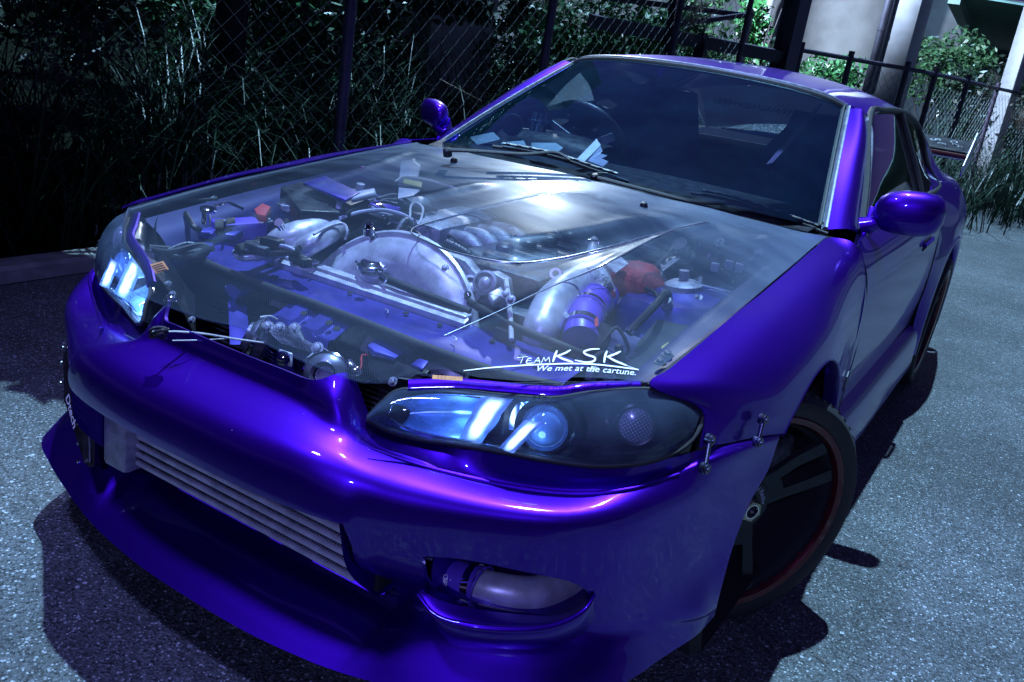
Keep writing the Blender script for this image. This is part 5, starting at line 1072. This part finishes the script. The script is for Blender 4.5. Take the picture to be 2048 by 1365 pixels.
# ================================================================== SURROUNDINGS
def mesh_quads(name, Q, material, parent=None, smooth=False):
    """Q: (n,4,3) array of loose quads"""
    Q = np.asarray(Q, np.float32); n = len(Q); me = bpy.data.meshes.new(name)
    me.vertices.add(n*4); me.vertices.foreach_set('co', Q.reshape(-1)); me.loops.add(n*4); me.loops.foreach_set('vertex_index', np.arange(n*4, dtype=np.int32))
    me.polygons.add(n); me.polygons.foreach_set('loop_start', np.arange(0, n*4, 4, dtype=np.int32)); me.polygons.foreach_set('loop_total', np.full(n, 4, np.int32))
    me.update(calc_edges=True); me.materials.append(material); return link(bpy.data.objects.new(name, me), parent)
def asphalt():
    M = bpy.data.materials.new('asphalt'); M.use_nodes = True; n = M.node_tree; b = n.nodes['Principled BSDF']
    tc = n.nodes.new('ShaderNodeTexCoord')
    def vor(sc):
        v = n.nodes.new('ShaderNodeTexVoronoi'); v.inputs['Scale'].default_value = sc; n.links.new(tc.outputs['Object'], v.inputs['Vector']); return v
    def noi(sc, d=6):
        v = n.nodes.new('ShaderNodeTexNoise'); v.inputs['Scale'].default_value = sc; v.inputs['Detail'].default_value = d; n.links.new(tc.outputs['Object'], v.inputs['Vector']); return v
    def mth(op, a, bb=None, c=None):
        k = n.nodes.new('ShaderNodeMath'); k.operation = op
        for i, v in enumerate((a, bb, c)):
            if v is None: continue
            if isinstance(v, (int, float)): k.inputs[i].default_value = v
            else: n.links.new(v, k.inputs[i])
        return k.outputs[0]
    def rng(x, a, bb, c, d):
        k = n.nodes.new('ShaderNodeMapRange'); n.links.new(x, k.inputs[0])
        for i, v in enumerate((a, bb, c, d)): k.inputs[i+1].default_value = v
        return k.outputs[0]
    v1, v2, v3 = vor(170), vor(52), vor(95); n1, n2, n3 = noi(.9), noi(300, 3), noi(7, 4)
    s1 = n.nodes.new('ShaderNodeSeparateColor'); n.links.new(v1.outputs['Color'], s1.inputs[0])
    s2 = n.nodes.new('ShaderNodeSeparateColor'); n.links.new(v2.outputs['Color'], s2.inputs[0])
    s3 = n.nodes.new('ShaderNodeSeparateColor'); n.links.new(v3.outputs['Color'], s3.inputs[0])
    patchy = mth('MULTIPLY', rng(n1.outputs['Fac'], .32, .68, .58, 1.30), rng(n3.outputs['Fac'], .3, .7, .82, 1.18))
    grain = rng(s1.outputs[2], 0, 1, .25, 1.55)
    base = mth('MULTIPLY', mth('MULTIPLY', patchy, .074), mth('MULTIPLY', grain, rng(n2.outputs['Fac'], .3, .7, .55, 1.45)))
    chip = mth('MULTIPLY', mth('LESS_THAN', v1.outputs['Distance'], mth('MULTIPLY', s1.outputs[0], .62)), mth('GREATER_THAN', s1.outputs[1], .60))
    mid = mth('MULTIPLY', mth('LESS_THAN', v3.outputs['Distance'], mth('MULTIPLY', s3.outputs[0], .42)), mth('GREATER_THAN', s3.outputs[1], .80))
    big = mth('MULTIPLY', mth('LESS_THAN', v2.outputs['Distance'], mth('MULTIPLY', s2.outputs[0], .30)), mth('GREATER_THAN', s2.outputs[1], .88))
    val = mth('ADD', base, mth('ADD', mth('MULTIPLY', mth('MULTIPLY', chip, patchy), rng(s1.outputs[2], 0, 1, .06, .30)), mth('ADD', mth('MULTIPLY', mid, .13), mth('MULTIPLY', big, .30))))
    cc = n.nodes.new('ShaderNodeCombineColor'); n.links.new(mth('MULTIPLY', val, .92), cc.inputs[0]); n.links.new(val, cc.inputs[1]); n.links.new(mth('MULTIPLY', val, 1.10), cc.inputs[2])
    n.links.new(cc.outputs[0], b.inputs['Base Color']); b.inputs['Roughness'].default_value = .62
    bp = n.nodes.new('ShaderNodeBump'); bp.inputs['Strength'].default_value = .8; bp.inputs['Distance'].default_value = .004
    n.links.new(mth('ADD', v1.outputs['Distance'], mth('MULTIPLY', n2.outputs['Fac'], .6)), bp.inputs['Height']); n.links.new(bp.outputs[0], b.inputs['Normal'])
    return M
M_asph = asphalt()
M_soil = mat('soil', (.010,.012,.008), 1.0, spec=0, noise_amt=.5, noise_scale=6, bump=.6)
M_conc = mat('concrete', (.34,.34,.36), .8, noise_amt=.22, noise_scale=2.2, bump=.25, bump_scale=30)
M_concd = mat('stained_concrete', (.20,.20,.23), .85, noise_amt=.35, noise_scale=1.6, bump=.25, bump_scale=30)
M_kerb = mat('kerb_concrete', (.20,.20,.20), .85, noise_amt=.3, noise_scale=12, bump=.4)
M_steel = mat('dark_painted_steel', (.07,.07,.11), .5, .2, noise_amt=.25, noise_scale=8)
M_steel2 = mat('grey_painted_steel', (.27,.28,.33), .55, .1, noise_amt=.2, noise_scale=5)
M_fpost = mat('brown_fence_paint', (.035,.028,.06), .5, .2, noise_amt=.3)
M_wirem = mat('fence_wire', (.06,.06,.075), .45, .4)
def leafmat(name, c, r=.36):
    M = mat(name, c, r, noise_amt=.45, noise_scale=5, spec=.6); return M
M_leaf = leafmat('leaf', (.022,.10,.030)); M_leaf2 = leafmat('pale_leaf', (.045,.11,.050)); M_leafd = leafmat('dark_leaf', (.008,.026,.012), .45)
M_grass = mat('grass_blade', (.008,.030,.014), .42, noise_amt=.5, noise_scale=3, spec=.3)
M_plume = mat('plume', (.16,.12,.10), .7, noise_amt=.3)
M_bark = mat('bark', (.035,.03,.035), .9, noise_amt=.4, noise_scale=8, bump=1, bump_scale=25)
M_deck = mat('green_roof_sheet', (.20,.32,.29), .5, .2, noise_amt=.2, noise_scale=3)

tag(obj('road', [(-2.35,-60,0),(80,-60,0),(80,120,0),(-2.35,120,0)], [(0,1,2,3)], M_asph, smooth=False), kind='structure')
tag(obj('verge', [(-60,-60,-.004),(-2.30,-60,-.004),(-2.30,120,-.004),(-60,120,-.004)], [(0,1,2,3)], M_soil, smooth=False), kind='structure')
# planted ground beyond the parking area
A_ = [(-0.886,9.579,0.005), (-0.082,12.621,0.005), (2.054,24.705,0.005)]
vb = [(-2.35,9,.006),(-1.2,12.2,.006),(.2,14.6,.006),(3.5,17.5,.006),(14,21,.006),(60,24,.006),(60,110,.006),(-2.35,110,.006)]
tag(obj('verge', vb, [tuple(range(len(vb)))], M_soil, smooth=False), kind='structure')
kb = [(-2.36,0),(-2.36,.055),(-2.375,.07),(-2.49,.07),(-2.49,0)]
tag(obj('kerb', *prism_mesh([(x,-14,z) for x, z in kb], (0,23,0)), M_kerb), kind='structure')

def leaves(rng, centre, rad, n, size, flat=.75, shell=.55):
    """n leaf quads spread through lobes of an uneven crown"""
    c = np.array(centre); rad = np.array(rad)
    L = 9+int(6*rng.random()); lc = rng.normal(size=(L, 3)); lc /= np.linalg.norm(lc, axis=1, keepdims=True); lc *= rng.uniform(.25, .8, (L, 1))
    k = rng.integers(0, L, n); d = rng.normal(size=(n, 3)); d /= np.linalg.norm(d, axis=1, keepdims=True)
    p = lc[k]+d*(rng.uniform(.15, 1, (n, 1))**.5)*rng.uniform(.25, .5, (L, 1))[k]
    p = c+p*rad
    a = rng.normal(size=(n, 3)); a[:, 2] *= flat; a /= np.linalg.norm(a, axis=1, keepdims=True)
    b = np.cross(a, rng.normal(size=(n, 3))); b /= np.linalg.norm(b, axis=1, keepdims=True)
    s = size*rng.uniform(.6, 1.35, (n, 1)); nrm = np.cross(a, b)*s*.18
    return np.stack([p-a*s, p+b*s*.42+nrm, p+a*s, p-b*s*.42+nrm], 1)
R = np.random.default_rng(11)
def shrub(centre, rad, n, size, material, label, cat='shrub', name='shrub', group='shrubs behind the chain-link fence', stems=4):
    t = thing(name, label, cat, (centre[0], centre[1], 0), group); o = np.array([centre[0], centre[1], 0])
    mesh_quads('foliage', leaves(R, np.array(centre)-o, rad, n, size), material, t)
    V, F = [], []
    for k in range(stems):
        a = rnd.random()*6.3; e = Vector((math.cos(a)*rad[0]*.6, math.sin(a)*rad[1]*.6, centre[2]+rad[2]*rnd.uniform(0,.6)))
        tube_mesh([(e.x*.15, e.y*.15, 0), (e.x*.3, e.y*.3, e.z*.5), tuple(e)], [.022,.014,.005], 6, 4, V=V, F=F)
    obj('stems', V, F, M_bark, t); return t
def G(p): return (p[0], p[1], 0)
def shrub_at(p, rad, *a, **k): return shrub(p, rad, *a, **k)
SH = [
 ((-5.746,4.004,0.939), (1.0,1.0,1.0), 2600, .05, M_leaf, 'bright green shrub showing through the fence at the upper left'),
 ((-4.563,3.944,0.953), (.9,.9,.9), 2600, .05, M_leaf, 'lit green shrub just left of the nearest fence post'),
 ((-4.251,3.234,0.528), (.8,.8,.7), 1800, .045, M_leafd, 'low dark shrub at the foot of the fence on the left'),
 ((-4.524,4.995,1.126), (.55,.55,.9), 1500, .05, M_leaf, 'narrow green shrub between the fence post and the concrete pillar'),
 ((-3.694,5.862,0.923), (.6,.6,.6), 1900, .045, M_leaf2, 'pale speckled shrub right of the concrete pillar'),
 ((-4.257,7.686,1.157), (.8,.8,.7), 1900, .05, M_leaf, 'mid green shrub behind the second fence post'),
 ((-3.407,7.68,1.484), (.8,.8,.9), 2200, .05, M_leaf, 'green shrub behind the plume grass above the roof'),
 ((-3.022,9.141,1.593), (.9,.9,.8), 2400, .05, M_leaf2, 'yellowish green shrub behind the gate frame'),
 ((-2.603,10.07,1.841), (.45,.45,.7), 1000, .05, M_leaf, 'thin leafy shrub at the right end of the gate frame'),
 ((-1.893,11.472,1.316), (.7,.7,.5), 1400, .05, M_leaf, 'shrub at the foot of the concrete pier'),
 ((-0.928,14.052,1.94), (.8,.8,.75), 2200, .055, M_leaf2, 'sunlit pale shrub between the steel column and the canopy'),
 ((-0.218,13.623,1.357), (.8,.8,.7), 1800, .05, M_leafd, 'dark shrub below the canopy edge'),
 ((0.238,15.667,1.309), (1.0,1.0,.9), 1800, .055, M_leafd, 'dark shrub behind the white canopy post'),
]
for c, rad, n, s, m_, lab in SH: shrub(c, rad, n, s, m_, lab)
# thicket in the dark beyond the fence
Q = []
for px in ((-6.5,1.2),(-6.8,3.0),(-7.0,5.0),(-6.9,6.8),(-6.6,8.6),(-6.2,10.5),(-5.4,12.2),(-5.6,-.4),(-9,2),(-9.2,5),(-9.2,8),(-9,11),(-8.2,14),(-6.5,15.5),(-4.5,16.5)):
    Q.append(leaves(R, (px[0], px[1], 1.3), (1.2,1.3,1.6), 2600, .07))
tag(mesh_quads('thicket', np.concatenate(Q), M_leafd), 'dense dark thicket filling the background beyond the fence', 'thicket', kind='stuff')

# overhanging tree whose crown shades the left side
tree = thing('broadleaf_tree', 'dark tree leaning over the verge with its crown above the picture', 'tree', (-3.9,2.6,0))
Q = [leaves(R, (x+3.9, y-2.6, z), r, n, .085) for x, y, z, r, n in ((-3.4,1.2,2.2,(.9,1.1,.28),6000),(-3.3,3.2,2.25,(.9,1.2,.28),6000),(-3.4,5.2,2.3,(.9,1.2,.3),6000),(-4.7,2.2,2.5,(.9,1.4,.4),5000),(-4.8,4.6,2.5,(.9,1.3,.4),5000),(-2.15,.80,2.15,(.70,.66,.22),6000),(-1.85,.22,2.1,(.46,.46,.16),4200),(-2.7,-.2,2.3,(.7,.7,.3),3500),(-2.5,6.6,2.2,(.8,.9,.28),3500))]
mesh_quads('crown', np.concatenate(Q), M_leafd, tree)
V, F = tube_mesh([(0,0,0),(-.03,.02,.9),(.05,0,1.9),(.1,-.1,2.3),(.2,-.2,2.6)], [.14,.11,.10,.08,.04], 12, 5)
for e in ((1.5,-1.8,2.2),(.5,-1.4,2.3),(.6,2.5,2.3),(-.9,.3,2.6)): tube_mesh([(.06,0,1.9),(e[0]*.6,e[1]*.6,2.15),e], [.06,.04,.012], 8, 4, V=V, F=F)
obj('trunk', V, F, M_bark, tree)
# leafy bough hanging into the top of the picture
bo = thing('hanging_bough', 'leafy bough hanging into the top of the picture in front of the pillar', 'bough', (-2.697,3.562,1.659))
bl = Vector((-2.697,3.562,1.659)); Q = []
V, F = [], []
for q0 in ((-2.845,3.36,1.343), (-2.733,3.535,1.323), (-2.516,3.551,1.366), (-2.5,3.792,1.34), (-2.964,3.029,1.28), (-3.038,2.827,1.174), (-2.355,3.928,1.489)):
    e = Vector(q0)-bl; tube_mesh([(0,0,.15), tuple(e*.5+Vector((0,0,.10))), tuple(e)], [.012,.007,.003], 6, 4, V=V, F=F)
    Q.append(leaves(R, np.array(e)*.85, (.18,.18,.12), 120, .045))
obj('twigs', V, F, M_bark, bo); mesh_quads('foliage', np.concatenate(Q), M_leafd, bo)

# unseen deck added behind the camera to keep the overhead light off the ground
dk = thing('shade_deck', 'added unseen concrete deck that shades the ground in front of the car', 'bridge', (0,-.1,6))
obj('deck_slab', *box_mesh((6,-20,.4), (70,40,.8), bev=0), M_concd, dk)
for k in range(6): obj('girder', *box_mesh((6,-2-5*k,-.35), (70,.5,.7), bev=.02), M_concd, dk)
# ---- grasses
def blades(rng, base, length, n_seg=6, width=.012, droop=1.0, lean=None):
    n = len(base); az = rng.uniform(0, 2*np.pi, n) if lean is None else lean; d = np.stack([np.cos(az), np.sin(az), np.zeros(n)], 1)
    L = length[:, None]; el = rng.uniform(1.05, 1.5, n)[:, None]; curl = rng.uniform(.9, 2.3, n)[:, None]*droop
    side = np.stack([-np.sin(az), np.cos(az), np.zeros(n)], 1); P = [base]; 
    for k in range(n_seg):
        t = (k+.5)/n_seg; e = el-curl*t**1.6; P.append(P[-1]+(d*np.cos(e)+np.array([0,0,1])*np.sin(e))*L/n_seg)
    Q = []
    for k in range(n_seg):
        w0, w1 = width*(1-.85*(k/n_seg)**1.5), width*(1-.85*((k+1)/n_seg)**1.5)
        Q.append(np.stack([P[k]-side*w0/2, P[k]+side*w0/2, P[k+1]+side*w1/2, P[k+1]-side*w1/2], 1))
    return np.concatenate(Q)
def clumps(rng, centres, per, spread, lo, hi, **k):
    c = np.repeat(np.array(centres), per, 0); b = c+rng.normal(size=c.shape)*np.array([spread, spread, 0]); b[:, 2] = 0
    return blades(rng, b, rng.uniform(lo, hi, len(b)), **k)
C1 = [(R.uniform(-4.3,-2.75), R.uniform(-.8,6.5), 0) for _ in range(95)]
tag(mesh_quads('tall_grass', clumps(R, C1, 42, .10, .7, 1.75), M_grass), 'dark arching tall grass on the verge left of the car', 'grass', kind='stuff')
C2 = [tuple(np.array((-0.94,9.267,0.46))*(1-f)+np.array((2.079,17.688,0.762))*f+np.array([R.normal()*.8, R.normal()*.8, 0])) for f in R.uniform(-.35,1,90)]
tag(mesh_quads('tall_grass', clumps(R, C2, 46, .18, .7, 1.6, width=.014), M_grass), 'green tall grass growing behind the rear wing', 'grass', kind='stuff')
C3 = [tuple(np.array((-2.642,2.46,0.577))*(1-f)+np.array((-1.376,8.145,1.002))*f+np.array([R.normal()*.35, R.normal()*.35, 0])) for f in R.uniform(0,1,60)]
tag(mesh_quads('tall_grass', clumps(R, C3, 34, .14, .5, 1.15), M_grass), 'tall grass along the foot of the fence behind the windscreen', 'grass', kind='stuff')
def plume_tuft(p, h, label, n=70, lean=0):
    t = thing('plume_grass', label, 'plume grass', (p[0], p[1], 0), 'plume grasses')
    V, F = [], []
    top = Vector((p[0]*0+.18*math.cos(lean), .18*math.sin(lean), h)); tube_mesh([(0,0,0), (.02,.01,h*.6), tuple(top)], [.006,.005,.003], 6, 4, V=V, F=F); obj('stalk', V, F, M_grass, t)
    b = np.repeat(np.array([[top.x, top.y, top.z]]), n, 0)+R.normal(size=(n, 3))*np.array([.03,.03,.05])
    mesh_quads('plume', blades(R, b, R.uniform(.25,.5,n), 5, .004, 1.25, R.normal(lean, .7, n)), M_plume, t)
plume_tuft((-3.047,0.683,0.615), 1.20, 'drooping brown plume at the far left among the dark grass', 110, -.6)
plume_tuft((-2.047,5.756,1.407), 1.60, 'feathery pale plume crossing the gate frame above the roof', 80, .1)
plume_tuft((-0.084,11.229,1.201), 1.45, 'feathery plume beside the dark fence posts at the right', 90, -.4)
plume_tuft((0.745,11.001,0.974), 1.15, 'pale plume at the right edge of the picture', 90, 2.6)

# ---- chain-link fence
def chain_link(A, Bp, z0, z1, pitch=.062, r=.0016):
    A, Bp = Vector(A), Vector(Bp); L = (Bp-A).length; d = (Bp-A)/L; V, F = [], []
    nx = int(L/pitch); nz = int((z1-z0)/pitch); nrm = Vector((-d.y, d.x, 0))
    for i in range(nx):
        P_ = [A+d*(pitch*(i+((k+i) % 2)))+Vector((0,0,z0+k*pitch))+nrm*(.0025*(1 if (k+i) % 2 else -1)) for k in range(nz+1)]
        o = len(V)
        for p in P_:
            V += [tuple(p+d*r), tuple(p-d*r*.5+nrm*r), tuple(p-d*r*.5-nrm*r)]
        for k in range(nz):
            for s in range(3): F.append((o+3*k+s, o+3*k+(s+1) % 3, o+3*k+3+(s+1) % 3, o+3*k+3+s))
    return V, F
fence = thing('chain_link_fence', 'tall chain-link fence on dark posts running behind the car', 'fence', G((-2.274,1.958,0.938)))
fo = Vector(fence.location)
def fpt(p): return Vector((p[0], p[1], 0))-fo
FP = [fpt((-3.014,-0.031,0.912)), fpt((-2.274,1.958,0.938)), fpt((-2.091,3.784,1.354)), fpt((-1.922,5.633,1.535)), fpt((-1.773,6.972,1.67))]
for a, b in zip(FP, FP[1:]):
    tag(obj('chain_link_mesh', *chain_link(a, b, .05, 1.98, r=.0018), M_wirem, fence, smooth=False), kind='stuff'); tube('top_rail', [a+Vector((0,0,2.0)), b+Vector((0,0,2.0))], .02, M_fpost, fence, 8, 1)
for k, p in enumerate(FP):
    tube('fence_post', [p, p+Vector((0,0,2.08))], .032 if k in (1, 2) else .026, M_fpost, fence, 12, 1)
gate = thing('gate_frame', 'dark steel gate frame with thick rails above the roof', 'gate', G((-2.951,6.026,1.537)))
go = Vector(gate.location)
def gp_(p): return tuple(Vector(p)-go)
def bar(name, a, b, w, parent, m_=None): return tube(name, [a, b], w, m_ or M_fpost, parent, 4, 1)
bar('gate_rail', gp_((-3.241,6.189,1.757)), gp_((-2.021,7.868,1.854)), .035, gate); bar('gate_rail', gp_((-3.046,6.213,1.535)), gp_((-1.542,7.999,1.497)), .085, gate); bar('gate_rail', gp_((-2.432,6.83,1.626)), gp_((-2.028,7.873,1.878)), .03, gate)
bar('gate_stile', gp_((-2.053,7.873,1.915)), gp_((-1.98,7.684,1.307)), .045, gate); bar('gate_stile', gp_((-2.241,7.161,1.583)), gp_((-2.208,7.05,1.242)), .07, gate); bar('gate_stile', gp_((-2.53,6.897,1.948)), gp_((-2.382,6.714,1.247)), .05, gate)
fence2 = thing('low_fence', 'low chain-link fence with a dark top rail in front of the piers', 'fence', G((-1.574,8.222,1.496)))
f2 = Vector(fence2.location)
def f2p(p): return Vector((p[0], p[1], 0))-f2
FQ = [f2p((-1.528,8.191,1.345)), f2p((-1.133,8.784,1.377)), f2p((-0.646,9.512,1.312)), f2p((-0.4,9.965,1.191)), f2p((-0.153,11.065,1.188)), f2p((0.099,12.407,1.178)), f2p((0.559,14.114,1.194))]
for a, b in zip(FQ, FQ[1:]):
    tag(obj('chain_link_mesh', *chain_link(a, b, .05, 1.58, r=.0022), M_wirem, fence2, smooth=False), kind='stuff'); tube('top_rail', [a+Vector((0,0,1.6)), b+Vector((0,0,1.6))], .024, M_fpost, fence2, 8, 1)
for p in FQ: tube('fence_post', [p, p+Vector((0,0,1.68))], .032, M_fpost, fence2, 10, 1)

# ---- steel columns, concrete piers, bridge, canopy
def column(name, px_pt, w, d, h, material, label, yaw=-29):
    b = box_mesh((0,0,h/2), (w, d, h), rotz(yaw), bev=.015); o = obj(name, *b, material); o.location = (px_pt[0], px_pt[1], 0); return tag(o, label, name.replace('_', ' '))
col = thing('steel_column', 'slim dark steel column standing behind the gate', 'column', G((-1.605,7.929,1.724)))
obj('column_web', *box_mesh((0,0,3), (.19,.012,6), rotz(-20), bev=0), M_steel, col); 
for s in (1, -1): obj('column_flange', *box_mesh(rotz(-20) @ Vector((s*.095,0,3)), (.012,.19,6), rotz(-20), bev=0), M_steel, col)
col = thing('steel_column', 'broad grey steel column with a light face and a drainpipe', 'column', G((-0.833,9.938,1.758)))
obj('column_shaft', *box_mesh((0,0,3), (.30,.34,6), rotz(-12), bev=.01), M_steel2, col)
obj('column_flange', *box_mesh(rotz(-12) @ Vector((-.16,-.02,3)), (.02,.40,6), rotz(-12), bev=.002), M_steel2, col)
tube('drainpipe', [(-.24,-.22,0),(-.24,-.22,6)], .04, M_steel, col, 10, 1)
for z in (1.0,2.0): lathe('pipe_clip', [(.045,-.02),(.045,.02)], (-.24,-.22,z), (0,0,1), M_steel, col, 12)
pil = obj('concrete_pillar', *box_mesh((0,0,2.5), (.66,.66,5), rotz(-29), bev=.02), M_conc); pil.location = G((-4.127,5.437,1.073)); tag(pil, 'square concrete pillar in shade behind the fence', 'pillar')
M_scr = M_conc
def pier(px0, px1, y0, d, label, m_):
    pass
p1 = obj('concrete_pier', *lathe_mesh([(.80,0),(.80,9)], (0,0,0), (0,0,1), 40), M_conc); p1.location = G((-3.272,17.717,2.333)); tag(p1, 'round pale concrete pier behind the low fence', 'pier')
p2 = obj('concrete_pier', *box_mesh((0,0,4.5), (1.3,1.0,9), rotz(-29), bev=.05), M_conc); p2.location = G((-5.125,19.179,2.548)); tag(p2, 'square concrete pier left of the round pier', 'pier')
pp = thing('drainpipe', 'white downpipe fixed beside the square pier', 'drainpipe', G((-4.516,16.395,2.258)))
tube('pipe', [(0,0,0),(0,0,3.0),(.25,.1,3.6),(.25,.1,7)], .07, M_white, pp, 12, 3); lathe('collar', [(.09,-.06),(.09,.06)], (0,0,2.2), (0,0,1), M_white, pp, 14)
bm_ = thing('bridge_beam', 'pale concrete bridge haunch sloping down above the shrubs', 'bridge')
def dp(P, d, m_, name, th=1.2):
    f = Vector((-.46,.83,0)); prism(name, P, f*th, m_, bm_)
dp([(-3.602,22.168,1.84), (-3.655,22.502,2.8), (-3.474,23.027,3.921), (-2.186,23.827,4.144), (-1.784,23.482,2.639), (-2.487,22.953,2.276), (-2.724,22.508,1.447), (-2.841,22.183,0.761)], 22, M_conc, 'haunch')
dp([(-3.845,21.743,2.985), (-3.714,22.074,3.667), (-2.963,22.541,3.797), (-2.654,22.367,2.885), (-3.061,22.017,2.555)], 21, M_steel, 'dark_soffit', .4)
dp([(-3.956,21.636,2.229), (-3.425,21.867,2.059), (-3.36,21.782,1.738), (-3.86,21.57,1.913)], 21, M_steel, 'dark_opening', .2)
dp([(-2.387,21.869,2.448), (-2.136,22.147,2.816), (-1.485,22.407,2.547), (-1.527,22.307,2.343), (-2.07,22.101,2.596), (-2.278,21.858,2.259)], 21, M_concd, 'gable_edge', .4)
wall = prism('retaining_wall', [(-16.975,21.691,4.308), (27.239,46.586,5.123), (29.809,44.81,-3.35), (-14.319,19.856,-4.448)], (-.46,.83,0), M_conc); tag(wall, 'pale concrete wall closing off the background', 'wall')
# canopy with corrugated green soffit at the top right
cn_ = thing('canopy_roof', 'low canopy with a green corrugated soffit at the top right corner', 'canopy', G((-1.23,22.635,3.1)))
co = Vector(cn_.location); c0, c1 = Vector((-1.229,16.041,3.1))-co, Vector((-2.076,29.568,3.1))-co
dirx = Vector((.84,.52,0)).normalized()
V, F = [], []
nr = 40
for i in range(nr+1):
    f = i/nr; a = c0.lerp(c1, f)
    for k, zz in ((0, .0), (1, .05)):
        q = a+(c1-c0)/nr*(.45*k); V += [tuple(q+Vector((0,0,zz))), tuple(q+dirx*9+Vector((0,0,zz)))]
for i in range(2*nr+1): F.append((2*i, 2*i+1, 2*i+3, 2*i+2))
obj('corrugated_soffit', V, F, M_deck, cn_, smooth=False)
bar2 = lambda n_, a, b, w, m_: tube(n_, [a, b], w, m_, cn_, 4, 1)
bar2('edge_beam', c0+Vector((0,0,-.05)), c1+Vector((0,0,-.05)), .14, M_deck); bar2('fascia_beam', c1+Vector((0,0,-.15)), c1+dirx*9+Vector((0,0,-.15)), .22, M_steel2)
tube('conduit', [c1+dirx*.6+Vector((0,0,.0)), c1+dirx*1.2+Vector((0,-.4,-.25)), c1+dirx*4+Vector((0,-.4,-.25))], .05, M_steel2, cn_, 8, 4)
bar2('edge_post', c1+Vector((0,0,-.2)), c1+Vector((0,0,-3.1)), .10, M_deck)
cp_ = thing('canopy_post', 'white painted canopy post at the right edge of the picture', 'post', G((0.19,13.297,1.486)))
obj('post_shaft', *box_mesh((0,0,1.5), (.20,.24,3.0), rotz(-20), bev=.01), M_steel2, cp_); obj('base_plate', *box_mesh((0,0,.02), (.4,.4,.04), rotz(-20), bev=.005), M_steel2, cp_)
# fallen straw and pebbles on the asphalt
for k, (a, b) in enumerate((((0.999,0.043,0.004), (1.035,0.023,0.004)), ((1.095,0.653,0.004), (1.128,0.664,0.004)), ((1.243,2.027,0.004), (1.279,2.041,0.004)))):
    st_ = obj('straw', *tube_mesh([a, tuple((Vector(a)+Vector(b))/2+Vector((.004,.003,.004))), b], .0012, 5, 4), M_plume)
    tag(st_, ['pale straw lying on the asphalt near the front tyre', 'small straw lying on the asphalt below the mirror shadow', 'tiny straw on the asphalt at the right edge'][k], 'straw')
